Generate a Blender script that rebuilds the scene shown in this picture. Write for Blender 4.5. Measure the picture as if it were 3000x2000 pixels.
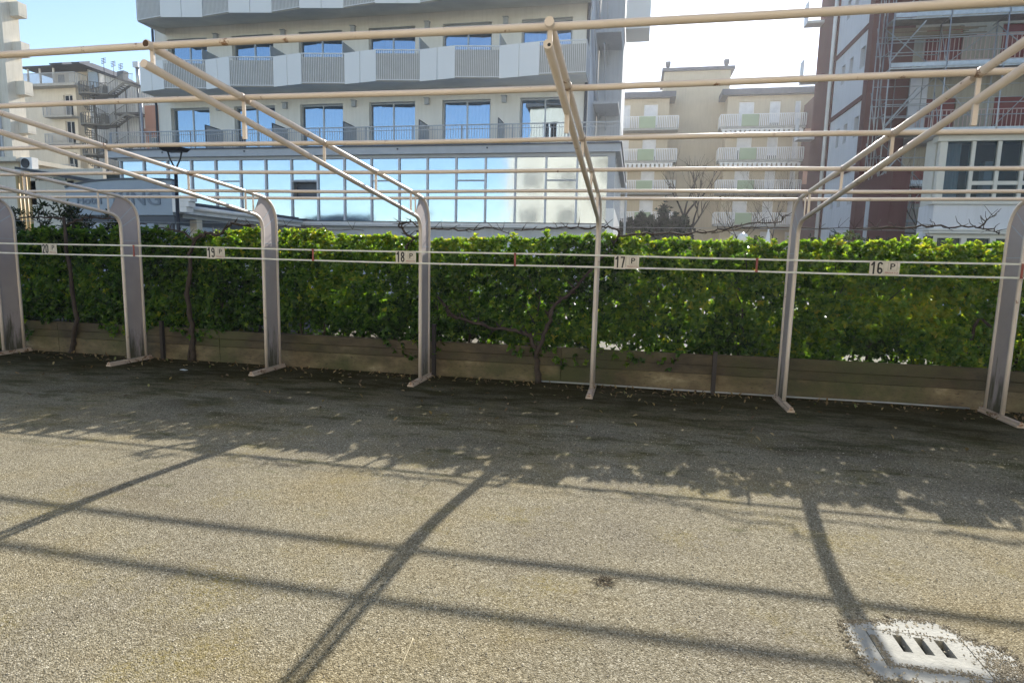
import bpy, math, random
import numpy as np
from mathutils import Vector, Matrix

for o in list(bpy.data.objects):
    bpy.data.objects.remove(o, do_unlink=True)
SC = bpy.context.scene
COL = SC.collection
random.seed(7)
RNG = np.random.default_rng(11)

# ------------------------------------------------------------------ camera
pit, rol, yaw = 0.1318, 0.0238, -0.1981
fw = Vector((math.sin(yaw)*math.cos(pit), math.cos(yaw)*math.cos(pit), -math.sin(pit)))
r0 = Vector((math.cos(yaw), -math.sin(yaw), 0)); u0 = r0.cross(fw)
rr = r0*math.cos(rol) + u0*math.sin(rol); uu = -r0*math.sin(rol) + u0*math.cos(rol)
cam = bpy.data.cameras.new('camera'); cam.lens = 21.08; cam.sensor_width = 36
cam.clip_start = 0.05; cam.clip_end = 2000
co = bpy.data.objects.new('camera', cam); COL.objects.link(co)
M = Matrix((rr, uu, -fw)).transposed().to_4x4(); M.translation = Vector((8.303, -6.492, 1.40))
co.matrix_world = M
SC.camera = co

# ------------------------------------------------------------------ light
SUN = Vector((0.31, 1.894, 1.0)).normalized()
EL = math.asin(SUN.z); AZ = math.atan2(SUN.x, SUN.y)
w = bpy.data.worlds.new('World'); SC.world = w; w.use_nodes = True
nt = w.node_tree; bg = nt.nodes['Background']
sky = nt.nodes.new('ShaderNodeTexSky'); sky.sky_type = 'NISHITA'; sky.sun_disc = False
sky.sun_elevation = EL; sky.sun_rotation = AZ; sky.air_density = 0.9; sky.dust_density = 0.25; sky.ozone_density = 1.5
nt.links.new(sky.outputs[0], bg.inputs[0]); bg.inputs[1].default_value = 0.115
sl = bpy.data.lights.new('sun', 'SUN'); sl.energy = 5.0; sl.angle = math.radians(0.5); sl.color = (1.0, 0.94, 0.85)
so = bpy.data.objects.new('sun', sl); COL.objects.link(so); so.location = (20, 60, 60)
so.rotation_euler = (-SUN).to_track_quat('-Z', 'Y').to_euler()
SC.view_settings.view_transform = 'Standard'; SC.view_settings.look = 'None'
SC.view_settings.exposure = 1.2; SC.view_settings.gamma = 1.0; SC.view_settings.use_curve_mapping = False
SC.cycles.use_adaptive_sampling = False; SC.cycles.max_bounces = 8; SC.cycles.diffuse_bounces = 4; SC.cycles.glossy_bounces = 4
SC.cycles.transparent_max_bounces = 8; SC.cycles.sample_clamp_indirect = 6

# ------------------------------------------------------------------ helpers
ORG = {}
def wpos(o): return ORG.get(o.name, Vector((0, 0, 0))) if o else Vector((0, 0, 0))

def thing(name, label, cat, loc=(0, 0, 0), group=None):
    o = bpy.data.objects.new(name, None); COL.objects.link(o); o.location = loc
    o.empty_display_size = 0.2
    o['label'] = label; o['category'] = cat
    if group: o['group'] = group
    ORG[o.name] = Vector(loc)
    return o

def tag(o, label=None, cat=None, group=None, kind=None):
    if label: o['label'] = label
    if cat: o['category'] = cat
    if group: o['group'] = group
    if kind: o['kind'] = kind
    return o

def linkmesh(name, me, mt, parent, loc=None, rotz=0.0):
    """place mesh data (modelled round its own origin) as an object at world point loc"""
    o = bpy.data.objects.new(name, me); COL.objects.link(o)
    if mt is not None and len(me.materials) == 0: me.materials.append(mt)
    org = wpos(parent)
    if parent: o.parent = parent
    o.location = (Vector(loc) - org) if loc is not None else (0, 0, 0)
    o.rotation_euler = (0, 0, rotz)
    ORG[o.name] = Vector(loc) if loc is not None else org
    return o

class MB:
    def __init__(s): s.v = []; s.f = []; s.s = []
    def box(s, x0, x1, y0, y1, z0, z1):
        if x0 > x1: x0, x1 = x1, x0
        if y0 > y1: y0, y1 = y1, y0
        if z0 > z1: z0, z1 = z1, z0
        n = len(s.v)
        s.v += [(x0,y0,z0),(x1,y0,z0),(x1,y1,z0),(x0,y1,z0),(x0,y0,z1),(x1,y0,z1),(x1,y1,z1),(x0,y1,z1)]
        for q in ((0,3,2,1),(4,5,6,7),(0,1,5,4),(1,2,6,5),(2,3,7,6),(3,0,4,7)):
            s.f.append(tuple(n+i for i in q)); s.s.append(False)
        return s
    def hexa(s, bot, top):
        """prism from a bottom and a top polygon of the same length"""
        n = len(s.v); k = len(bot)
        s.v += [tuple(p) for p in bot] + [tuple(p) for p in top]
        s.f.append(tuple(n+i for i in reversed(range(k)))); s.s.append(False)
        s.f.append(tuple(n+k+i for i in range(k))); s.s.append(False)
        for i in range(k):
            j = (i+1) % k
            s.f.append((n+i, n+j, n+k+j, n+k+i)); s.s.append(False)
        return s
    def bar(s, a, b, wx, wz, up=(0, 0, 1)):
        """rectangular bar from a to b"""
        a = Vector(a); b = Vector(b); d = (b-a).normalized(); up = Vector(up)
        if abs(d.dot(up)) > 0.98: up = Vector((0, 1, 0))
        x = d.cross(up).normalized(); z = x.cross(d).normalized()
        c = [(-1,-1),(1,-1),(1,1),(-1,1)]
        return s.hexa([a + x*i*wx/2 + z*j*wz/2 for i, j in c], [b + x*i*wx/2 + z*j*wz/2 for i, j in c])
    def tube(s, pts, r, n=8, cap=True):
        pts = [Vector(p) for p in pts]
        rs = r if isinstance(r, (list, tuple)) else [r]*len(pts)
        base = len(s.v); x = None
        for i, p in enumerate(pts):
            d = (pts[min(i+1, len(pts)-1)] - pts[max(i-1, 0)]).normalized()
            if x is None:
                h = Vector((0, 0, 1)) if abs(d.z) < 0.9 else Vector((1, 0, 0))
                x = d.cross(h).normalized()
            else:
                x = (x - d*x.dot(d)).normalized()
            y = d.cross(x)
            for k in range(n):
                t = 2*math.pi*k/n
                s.v.append(tuple(p + (x*math.cos(t) + y*math.sin(t))*rs[i]))
        for i in range(len(pts)-1):
            for k in range(n):
                a = base+i*n+k; b = base+i*n+(k+1) % n
                s.f.append((a, a+n, b+n, b)); s.s.append(True)
        if cap:
            s.f.append(tuple(base+k for k in range(n))); s.s.append(False)
            e = base+(len(pts)-1)*n
            s.f.append(tuple(e+k for k in reversed(range(n)))); s.s.append(False)
        return s
    def disc(s, c, r, z0, z1, n=16):
        return s.hexa([(c[0]+r*math.cos(2*math.pi*i/n), c[1]+r*math.sin(2*math.pi*i/n), z0) for i in range(n)],
                      [(c[0]+r*math.cos(2*math.pi*i/n), c[1]+r*math.sin(2*math.pi*i/n), z1) for i in range(n)])
    def mesh(s, name, off=None):
        me = bpy.data.meshes.new(name)
        v = s.v
        if off is not None: v = [(a-off[0], b-off[1], c-off[2]) for a, b, c in v]
        me.from_pydata(v, [], s.f); me.polygons.foreach_set('use_smooth', s.s); me.update()
        return me
    def build(s, name, mt, parent=None):
        """link as ONE mesh object; vertices are world coordinates"""
        org = wpos(parent)
        o = bpy.data.objects.new(name, s.mesh(name, org)); COL.objects.link(o)
        if mt: o.data.materials.append(mt)
        if parent: o.parent = parent
        ORG[o.name] = org
        return o

def BX(name, mt, parent, *b): return MB().box(*b).build(name, mt, parent)

_unit = {}
def unitbox(mt):
    k = mt.name
    if k not in _unit:
        me = MB().box(-.5, .5, -.5, .5, -.5, .5).mesh('box_'+k); me.materials.append(mt); _unit[k] = me
    return _unit[k]
def piece(name, mt, parent, x0, x1, y0, y1, z0, z1):
    """box piece sharing one mesh per material"""
    o = linkmesh(name, unitbox(mt), None, parent, ((x0+x1)/2, (y0+y1)/2, (z0+z1)/2))
    o.scale = (abs(x1-x0), abs(y1-y0), abs(z1-z0))
    ORG[o.name] = wpos(parent)
    return o

# ------------------------------------------------------------------ materials
def newmat(name):
    m = bpy.data.materials.new(name); m.use_nodes = True
    nt = m.node_tree; b = nt.nodes['Principled BSDF']
    return m, nt, b
def N(nt, t, **kw):
    n = nt.nodes.new(t)
    for k, v in kw.items(): setattr(n, k, v)
    return n
def ramp(nt, fac, stops):
    r = N(nt, 'ShaderNodeValToRGB')
    el = r.color_ramp.elements
    while len(el) < len(stops): el.new(0.5)
    for e, (p, c) in zip(el, stops):
        e.position = p; e.color = (*c, 1) if len(c) == 3 else c
    nt.links.new(fac, r.inputs[0]); return r
def noise(nt, vec, scale, detail=4, rough=0.55):
    n = N(nt, 'ShaderNodeTexNoise'); n.inputs['Scale'].default_value = scale
    n.inputs['Detail'].default_value = detail; n.inputs['Roughness'].default_value = rough
    nt.links.new(vec, n.inputs['Vector']); return n
def mixc(nt, fac, a, b, mode='MIX'):
    m = N(nt, 'ShaderNodeMix'); m.data_type = 'RGBA'; m.blend_type = mode
    for s, v in ((m.inputs[0], fac), (m.inputs[6], a), (m.inputs[7], b)):
        if hasattr(v, 'is_output'): nt.links.new(v, s)
        elif isinstance(v, (int, float)): s.default_value = v
        else: s.default_value = (*v, 1)
    return m.outputs[2]
def pos(nt, scale=None):
    g = N(nt, 'ShaderNodeNewGeometry')
    if scale is None: return g.outputs['Position']
    mp = N(nt, 'ShaderNodeMapping'); mp.inputs['Scale'].default_value = scale
    nt.links.new(g.outputs['Position'], mp.inputs['Vector']); return mp.outputs[0]
def bump(nt, b, h, strength, dist=0.01):
    n = N(nt, 'ShaderNodeBump'); n.inputs['Strength'].default_value = strength; n.inputs['Distance'].default_value = dist
    nt.links.new(h, n.inputs['Height']); nt.links.new(n.outputs[0], b.inputs['Normal'])

def pmat(name, c, c2=None, scale=3.0, rough=0.6, metal=0.0, spec=0.4, bmp=0.0, bscale=60, streak=0.0, sc=None, lo=.35, hi=.7):
    m, nt, b = newmat(name)
    p = pos(nt)
    if c2 is None: c2 = tuple(x*0.82 for x in c)
    n = noise(nt, p, scale, 6, 0.6)
    r = ramp(nt, n.outputs[0], [(lo, c), (hi, c2)])
    col = r.outputs[0]
    if streak > 0:
        ps = pos(nt, (5, 5, 0.35)); n2 = noise(nt, ps, 1.6, 5, .65)
        r2 = ramp(nt, n2.outputs[0], [(.45, (1, 1, 1)), (.75, (1-streak, 1-streak*1.05, 1-streak*1.15))])
        col = mixc(nt, 1.0, col, r2.outputs[0], 'MULTIPLY')
    nt.links.new(col, b.inputs['Base Color'])
    b.inputs['Roughness'].default_value = rough; b.inputs['Metallic'].default_value = metal
    b.inputs['Specular IOR Level'].default_value = spec
    if bmp > 0:
        nb = noise(nt, p, bscale, 3, .6); bump(nt, b, nb.outputs[0], bmp)
    return m

# cream pipe paint with rust freckles
def paint(name, c, rust=0.66):
    m, nt, b = newmat(name); p = pos(nt)
    n = noise(nt, p, 2.2, 5, .6)
    base = ramp(nt, n.outputs[0], [(.3, c), (.75, tuple(x*f for x, f in zip(c, (.86, .82, .74))))]).outputs[0]
    n2 = noise(nt, p, 11, 8, .7)
    k = ramp(nt, n2.outputs[0], [(rust, (0, 0, 0)), (rust+.05, (1, 1, 1))]).outputs[0]
    nt.links.new(mixc(nt, k, base, (.20, .105, .055)), b.inputs['Base Color'])
    b.inputs['Roughness'].default_value = .42; b.inputs['Specular IOR Level'].default_value = .5
    n3 = noise(nt, p, 90, 2, .5); bump(nt, b, n3.outputs[0], .08, .004)
    return m
CREAM = paint('cream_paint', (.645, .57, .505), .63)
RUSTY = paint('rusty_joint_paint', (.55, .45, .37), .55)
RUSTDARK = pmat('dark_rust', (.10, .055, .03), (.04, .025, .018), 60, .9)
STAIRM = pmat('dull_stair_steel', (.13, .135, .13), (.09, .095, .09), 3, .5, .3)
def webmat():
    m, nt, b = newmat('web_paint'); p = pos(nt)
    n = noise(nt, p, 3, 5, .6)
    base = ramp(nt, n.outputs[0], [(.3, (.43, .37, .355)), (.75, (.35, .30, .29))]).outputs[0]
    sx = N(nt, 'ShaderNodeSeparateXYZ'); nt.links.new(p, sx.inputs[0])
    ns = noise(nt, pos(nt, (9, 9, 1.3)), 1.5, 5, .7)
    # moss and splash dirt: real stain climbing from the foot of the plate
    a = N(nt, 'ShaderNodeMath', operation='MULTIPLY_ADD'); nt.links.new(ns.outputs[0], a.inputs[0]); a.inputs[1].default_value = 1.9; 
    z = N(nt, 'ShaderNodeMath', operation='MULTIPLY'); nt.links.new(sx.outputs[2], z.inputs[0]); z.inputs[1].default_value = -1.0
    nt.links.new(z.outputs[0], a.inputs[2])
    k = ramp(nt, a.outputs[0], [(.48, (0, 0, 0)), (.9, (1, 1, 1))]).outputs[0]
    nt.links.new(mixc(nt, k, base, (.085, .08, .05)), b.inputs['Base Color'])
    b.inputs['Roughness'].default_value = .6
    return m
WEB = webmat()
RAIL = pmat('white_rail_paint', (.72, .72, .66), (.55, .56, .48), 6, .45)
REDTIE = pmat('red_tie', (.30, .075, .05), (.20, .06, .045), 20, .6)
WHITE = pmat('white_paint', (.78, .78, .76), (.70, .70, .68), 4, .5)
PLATE = pmat('plate_plastic', (.62, .58, .50), (.50, .46, .38), 14, .45)
BLACK = pmat('black_print', (.015, .015, .016), None, 8, .5)
PINK = pmat('faded_red_print', (.36, .15, .13), None, 8, .6)
DARKMETAL = pmat('dark_metal', (.02, .024, .032), None, 4, .45, .4)
GREYMETAL = pmat('galvanised_steel', (.42, .44, .45), (.30, .32, .33), 6, .42, .75)
GREYPAINT = pmat('grey_paint', (.42, .45, .48), (.37, .40, .43), 3, .5)
ALU = pmat('aluminium_frame', (.42, .46, .50), (.36, .40, .44), 4, .4, .3)
BARK = pmat('vine_bark', (.055, .04, .03), (.03, .024, .02), 18, .9, bmp=.6, bscale=45)
STEM = pmat('hedge_twig', (.04, .032, .02), None, 14, .9)

def walled(name, c, c2=None, streak=.12): return pmat(name, c, c2, .7, .85, 0, .2, .25, 120, streak)
HOTELW = walled('hotel_plaster', (.79, .775, .71), (.73, .715, .65), .08)
SOFFIT = walled('soffit_plaster', (.80, .79, .73), None, 0.0)
PANELW = pmat('balcony_panel', (.79, .79, .76), (.75, .75, .72), .6, .45)
CREAMW = walled('cream_plaster', (.68, .63, .53), (.60, .55, .45), .15)
YELLOWW = walled('yellow_plaster', (.52, .445, .32), (.47, .40, .285), .12)
REDW = walled('red_plaster', (.13, .052, .048), (.105, .042, .04), .15)
GREYW = walled('grey_plaster', (.52, .55, .57), (.46, .49, .52), .12)
TERRA = walled('terracotta_plaster', (.38, .21, .155), (.33, .18, .13), .15)
SLATE = pmat('slate_roof', (.05, .055, .065), (.03, .034, .04), 3, .6)
DARKTRIM = pmat('dark_trim', (.07, .085, .11), None, 3, .5)
CURTAIN = pmat('curtain_cloth', (.58, .60, .62), (.50, .52, .55), 2, .9)
ROOM = pmat('dim_room', (.045, .055, .05), None, 1, .9)
SHUTTER = pmat('white_shutter', (.72, .73, .74), None, 2, .6)
GREENP = pmat('green_panel', (.32, .40, .26), (.29, .36, .23), 1, .6)
CONC = pmat('concrete', (.40, .40, .38), (.32, .32, .30), 4, .85, bmp=.3)
WOODDARK = pmat('dark_door', (.035, .03, .03), None, 5, .6)
REDSHUT = pmat('red_shutter', (.20, .05, .045), None, 4, .6)

def boardmat(name, g):
    m, nt, b = newmat(name); p = pos(nt)
    n = noise(nt, pos(nt, (1.0, 1.0, 2.0)), 2.4, 7, .65)
    base = ramp(nt, n.outputs[0], [(q, tuple(v*g for v in c)) for q, c in [(.28, (.03, .024, .015)), (.46, (.095, .075, .043)), (.60, (.15, .12, .068)), (.75, (.28, .245, .16))]]).outputs[0]
    n2 = noise(nt, p, 1.1, 5, .6)
    k = ramp(nt, n2.outputs[0], [(.45, (0, 0, 0)), (.62, (1, 1, 1))]).outputs[0]
    c = mixc(nt, k, base, (.06, .066, .022))
    n3 = noise(nt, pos(nt, (3, 3, 9)), 6, 6, .7)
    c = mixc(nt, ramp(nt, n3.outputs[0], [(.55, (0, 0, 0)), (.7, (.85, .85, .85))]).outputs[0], c, (.03, .026, .02))
    nt.links.new(c, b.inputs['Base Color']); b.inputs['Roughness'].default_value = .9
    n4 = noise(nt, p, 60, 5, .7); bump(nt, b, n4.outputs[0], .5, .01)
    return m
BOARD = boardmat('mossy_concrete', .62); FOOTB = boardmat('weathered_concrete', 1.25)

def gravelmat():
    m, nt, b = newmat('gravel'); p = pos(nt)
    def vor(s):
        v = N(nt, 'ShaderNodeTexVoronoi'); v.inputs['Scale'].default_value = s; nt.links.new(p, v.inputs['Vector']); return v
    v1 = vor(185); v2 = vor(105)
    sep = N(nt, 'ShaderNodeSeparateColor'); nt.links.new(v1.outputs['Color'], sep.inputs[0])
    sep2 = N(nt, 'ShaderNodeSeparateColor'); nt.links.new(v2.outputs['Color'], sep2.inputs[0])
    st = [(0, (.07, .063, .045)), (.2, (.195, .175, .125)), (.55, (.275, .248, .182)), (.86, (.35, .32, .243)), (1, (.60, .565, .46))]
    c1 = ramp(nt, sep.outputs[0], st).outputs[0]
    c2 = ramp(nt, sep2.outputs[1], st).outputs[0]
    col = mixc(nt, .35, c1, c2)
    d = ramp(nt, v1.outputs['Distance'], [(.3, (1, 1, 1)), (.8, (.45, .42, .38))]).outputs[0]
    col = mixc(nt, .8, col, d, 'MULTIPLY')
    # broad colour drift, yellow moss, rusty patches
    nb = noise(nt, p, .75, 6, .6)
    col = mixc(nt, 1.0, col, ramp(nt, nb.outputs[0], [(.3, (.84, .84, .86)), (.5, (1, 1, .97)), (.7, (1.0, .93, .76))]).outputs[0], 'MULTIPLY')
    nm = noise(nt, p, 1.7, 7, .7)
    k = ramp(nt, nm.outputs[0], [(.52, (0, 0, 0)), (.70, (.7, .7, .7))]).outputs[0]
    kk = N(nt, 'ShaderNodeMath', operation='MULTIPLY'); nt.links.new(k, kk.inputs[0]); nt.links.new(sep2.outputs[0], kk.inputs[1])
    col = mixc(nt, kk.outputs[0], col, (.21, .165, .035))
    nm2 = noise(nt, pos(nt, (.6, 2.2, 1)), 1.3, 7, .7)
    k2 = ramp(nt, nm2.outputs[0], [(.56, (0, 0, 0)), (.72, (.7, .7, .7))]).outputs[0]
    k2m = N(nt, 'ShaderNodeMath', operation='MULTIPLY'); nt.links.new(k2, k2m.inputs[0]); nt.links.new(sep.outputs[2], k2m.inputs[1])
    col = mixc(nt, k2m.outputs[0], col, (.10, .075, .045))
    # damp humus and moss along the wall, deepened with painted hedge shade
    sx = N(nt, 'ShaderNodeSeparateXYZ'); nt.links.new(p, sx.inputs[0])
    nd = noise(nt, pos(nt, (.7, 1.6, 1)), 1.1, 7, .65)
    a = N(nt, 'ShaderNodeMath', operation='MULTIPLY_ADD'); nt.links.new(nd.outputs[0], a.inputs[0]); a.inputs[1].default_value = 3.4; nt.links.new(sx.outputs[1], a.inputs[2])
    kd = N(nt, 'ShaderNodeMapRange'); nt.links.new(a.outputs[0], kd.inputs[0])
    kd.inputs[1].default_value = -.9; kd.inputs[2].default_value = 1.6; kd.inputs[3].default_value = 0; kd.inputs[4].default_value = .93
    # dark moss clumps, thickest towards the wall
    nq = noise(nt, pos(nt, (.55, 1.5, 1)), 3.2, 9, .72)
    aq = N(nt, 'ShaderNodeMath', operation='MULTIPLY_ADD'); nt.links.new(sx.outputs[1], aq.inputs[0]); aq.inputs[1].default_value = .052; nt.links.new(nq.outputs[0], aq.inputs[2])
    kq = ramp(nt, aq.outputs[0], [(.41, (0, 0, 0)), (.53, (.85, .85, .85))]).outputs[0]
    col = mixc(nt, kq, col, mixc(nt, 1.0, col, (.42, .46, .30), 'MULTIPLY'))
    hum_shade = mixc(nt, 1.0, col, (.20, .19, .13), 'MULTIPLY')
    col = mixc(nt, kd.outputs[0], col, hum_shade)
    nt.links.new(col, b.inputs['Base Color']); b.inputs['Roughness'].default_value = 1.0; b.inputs['Specular IOR Level'].default_value = .03
    inv = N(nt, 'ShaderNodeMath', operation='SUBTRACT'); inv.inputs[0].default_value = 1; nt.links.new(v1.outputs['Distance'], inv.inputs[1])
    bump(nt, b, inv.outputs[0], .55, .008)
    return m
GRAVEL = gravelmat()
STONE = pmat('loose_stone', (.36, .31, .22), (.60, .55, .44), 40, .85)
ASPHALT = pmat('asphalt', (.06, .06, .06), (.045, .045, .047), 5, .9, bmp=.4, bscale=200)
PAVE = pmat('pavement', (.17, .165, .155), (.13, .125, .115), 2, .9)
PAINTC = pmat('painted_concrete', (.37, .365, .325), (.27, .265, .23), 9, .9, bmp=.35, bscale=90)

def glassmat(name, refl, tint=(.8, .9, 1.0), rough=.01, wav=.0, base=(.05, .06, .07)):
    """coated window glass: a mirror-like sheet that still lets some of the room through"""
    m = bpy.data.materials.new(name); m.use_nodes = True; nt = m.node_tree; nt.nodes.clear()
    out = N(nt, 'ShaderNodeOutputMaterial'); g = N(nt, 'ShaderNodeBsdfGlossy'); t = N(nt, 'ShaderNodeBsdfTransparent')
    g.inputs['Color'].default_value = (*tint, 1); g.inputs['Roughness'].default_value = rough
    t.inputs['Color'].default_value = (.55, .62, .66, 1)
    mx = N(nt, 'ShaderNodeMixShader'); mx.inputs[0].default_value = refl
    nt.links.new(t.outputs[0], mx.inputs[1]); nt.links.new(g.outputs[0], mx.inputs[2]); nt.links.new(mx.outputs[0], out.inputs[0])
    if wav > 0:
        n = noise(nt, pos(nt), 1.1, 2, .5); bp = N(nt, 'ShaderNodeBump'); bp.inputs['Strength'].default_value = wav; bp.inputs['Distance'].default_value = .05
        nt.links.new(n.outputs[0], bp.inputs['Height']); nt.links.new(bp.outputs[0], g.inputs['Normal'])
    return m
GLASS = glassmat('hotel_glass', .60, (.42, .53, .64), .015, .03)
VGLASS = glassmat('veranda_glass', .58, (.66, .76, .84), .10, .12)
DGLASS = glassmat('dark_glass', .014, (.8, .88, .9), .02, .03)

def leafmat(name, ramp_cols, trans=.42, rough=.27):
    m = bpy.data.materials.new(name); m.use_nodes = True; nt = m.node_tree; b = nt.nodes['Principled BSDF']; out = nt.nodes['Material Output']
    at = N(nt, 'ShaderNodeAttribute'); at.attribute_name = 'tint'
    r = ramp(nt, at.outputs['Fac'], ramp_cols)
    nt.links.new(r.outputs[0], b.inputs['Base Color']); b.inputs['Roughness'].default_value = rough; b.inputs['Specular IOR Level'].default_value = .5
    t = N(nt, 'ShaderNodeBsdfTranslucent')
    br = mixc(nt, 1.0, r.outputs[0], (3.6, 3.0, .8), 'MULTIPLY'); nt.links.new(br, t.inputs['Color'])
    mx = N(nt, 'ShaderNodeMixShader'); mx.inputs[0].default_value = trans
    nt.links.new(b.outputs[0], mx.inputs[1]); nt.links.new(t.outputs[0], mx.inputs[2]); nt.links.new(mx.outputs[0], out.inputs[0])
    return m
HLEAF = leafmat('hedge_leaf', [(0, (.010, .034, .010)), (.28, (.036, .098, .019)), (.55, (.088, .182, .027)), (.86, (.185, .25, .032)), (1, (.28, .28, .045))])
DLEAF = leafmat('dark_leaf', [(0, (.008, .018, .012)), (.6, (.016, .034, .018)), (1, (.04, .06, .02))], .2)
CLEAF = leafmat('conifer_leaf', [(0, (.008, .022, .018)), (.6, (.014, .04, .028)), (1, (.03, .06, .035))], .1, .6)
LITTER = leafmat('dry_leaf', [(0, (.06, .035, .016)), (.5, (.15, .10, .045)), (.88, (.27, .21, .10)), (1, (.12, .15, .04))], .1, .7)

def leaf_cloud(name, mt, parent, C, D, per, length, width, spread=.9, tint=None, fold=.25, seed=1, jitter=.0):
    """whorls of small folded leaves: C whorl centres, D whorl axes (n,3)"""
    g = np.random.default_rng(seed); n = len(C); k = n*per
    c = np.repeat(C, per, 0) + g.normal(0, jitter if jitter else 1e-4, (k, 3)); d = np.repeat(D, per, 0)
    d = d/np.linalg.norm(d, axis=1, keepdims=True)
    h = g.normal(size=(k, 3)); s = h - d*(h*d).sum(1, keepdims=True); s /= np.linalg.norm(s, axis=1, keepdims=True)
    a = g.uniform(.25, 1.0, (k, 1))*spread
    ax = d*np.cos(a*1.4) + s*np.sin(a*1.4)                # leaf direction
    up = d - ax*(d*ax).sum(1, keepdims=True); up /= np.linalg.norm(up, axis=1, keepdims=True)+1e-9
    sd = np.cross(ax, up)
    L = length*g.uniform(.65, 1.2, (k, 1)); W = width*g.uniform(.75, 1.2, (k, 1))
    b = c; tip = c + ax*L - up*L*.12
    r1 = c + ax*L*.38 + sd*W*.5 + up*W*fold; r2 = c + ax*L*.78 + sd*W*.42 + up*W*fold*.6
    l1 = c + ax*L*.38 - sd*W*.5 + up*W*fold; l2 = c + ax*L*.78 - sd*W*.42 + up*W*fold*.6
    V = np.stack([b, r1, r2, tip, l2, l1], 1).reshape(-1, 3)
    V -= np.array(wpos(parent))
    base = (np.arange(k)*6)[:, None]
    F = np.concatenate([base+np.array([[0, 1, 2, 3]]), base+np.array([[0, 3, 4, 5]])], 1).reshape(-1)
    me = bpy.data.meshes.new(name)
    me.vertices.add(len(V)); me.vertices.foreach_set('co', V.astype(np.float32).ravel())
    me.loops.add(len(F)); me.loops.foreach_set('vertex_index', F.astype(np.int32))
    nf = len(F)//4; me.polygons.add(nf)
    me.polygons.foreach_set('loop_start', (np.arange(nf)*4).astype(np.int32))
    me.polygons.foreach_set('loop_total', np.full(nf, 4, np.int32))
    me.update(calc_edges=True)
    if tint is None: tint = g.uniform(0, 1, n)
    t = np.clip(np.repeat(tint, per) + g.normal(0, .08, k), 0, 1)
    at = me.attributes.new('tint', 'FLOAT', 'POINT'); at.data.foreach_set('value', np.repeat(t, 6).astype(np.float32))
    o = bpy.data.objects.new(name, me); COL.objects.link(o); me.materials.append(mt)
    if parent: o.parent = parent
    return o

def vnoise(x, seed=0, f=1.0):
    """smooth 1-d noise in -1..1"""
    x = np.asarray(x)*f; g = np.random.default_rng(seed).uniform(-1, 1, 512)
    i = np.floor(x).astype(int); t = x-i; t = t*t*(3-2*t)
    return g[i % 512]*(1-t) + g[(i+1) % 512]*t
def vnoise2(x, y, seed=0, f=1.0):
    x = np.asarray(x)*f; y = np.asarray(y)*f; g = np.random.default_rng(seed).uniform(-1, 1, (64, 64))
    i = np.floor(x).astype(int); j = np.floor(y).astype(int); t = x-i; u = y-j; t = t*t*(3-2*t); u = u*u*(3-2*u)
    return (g[i % 64, j % 64]*(1-t)+g[(i+1) % 64, j % 64]*t)*(1-u) + (g[i % 64, (j+1) % 64]*(1-t)+g[(i+1) % 64, (j+1) % 64]*t)*u

def text_mesh(s, x0, x1, z0, z1, y, thick=.0015):
    """flat lettering facing -Y, fitted to a rectangle"""
    cu = bpy.data.curves.new('txt', 'FONT'); cu.body = s; cu.size = 1; cu.extrude = .01; cu.offset = .035 if s.isdigit() else .012; cu.resolution_u = 3
    ob = bpy.data.objects.new('txt', cu); COL.objects.link(ob)
    dg = bpy.context.evaluated_depsgraph_get()
    me = bpy.data.meshes.new_from_object(ob.evaluated_get(dg))
    bpy.data.objects.remove(ob, do_unlink=True); bpy.data.curves.remove(cu)
    a = np.zeros(len(me.vertices)*3); me.vertices.foreach_get('co', a); a = a.reshape(-1, 3)
    lo = a.min(0); hi = a.max(0)
    q = np.empty_like(a)
    q[:, 0] = x0 + (a[:, 0]-lo[0])/(hi[0]-lo[0])*(x1-x0)
    q[:, 2] = z0 + (a[:, 1]-lo[1])/(hi[1]-lo[1])*(z1-z0)
    q[:, 1] = y - (a[:, 2]-lo[2])/(hi[2]-lo[2])*thick
    me.vertices.foreach_set('co', q.astype(np.float32).ravel()); me.materials.clear(); me.update()
    return me
def lettering(name, s, mt, parent, x0, x1, z0, z1, y, thick=.0015):
    me = text_mesh(s, x0, x1, z0, z1, y, thick); org = wpos(parent)
    me.transform(Matrix.Translation(-org)); me.materials.append(mt)
    o = bpy.data.objects.new(name, me); COL.objects.link(o)
    if parent: o.parent = parent
    ORG[o.name] = org
    return o

def arc_(cx, cy, rx, ry, a0, a1, n=8): return [(cx+rx*math.cos(math.radians(a0+(a1-a0)*i/n)), cy+ry*math.sin(math.radians(a0+(a1-a0)*i/n))) for i in range(n+1)]
STROKES = {'1': [[(.12, .74), (.52, .97)], [(.56, 1.0), (.56, 0)]],
           '0': [arc_(.5, .72, .36, .22, 180, 0)+arc_(.5, .28, .36, .22, 0, -180)+[(.14, .72)]],
           '2': [arc_(.5, .74, .36, .2, 170, -20)+[(.14, .06)], [(.08, .06), (.92, .06)]],
           '6': [arc_(.5, .76, .36, .18, 20, 180)+arc_(.5, .26, .36, .20, 180, 540, 14)],
           '7': [[(.06, .93), (.9, .93)], [(.82, .93), (.40, 0)]],
           '8': [arc_(.5, .74, .32, .20, 0, 360, 14), arc_(.5, .27, .37, .21, 0, 360, 14)],
           '9': [arc_(.5, .24, .36, .18, 200, 360)+arc_(.5, .74, .36, .20, 0, 360, 14)]}
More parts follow.
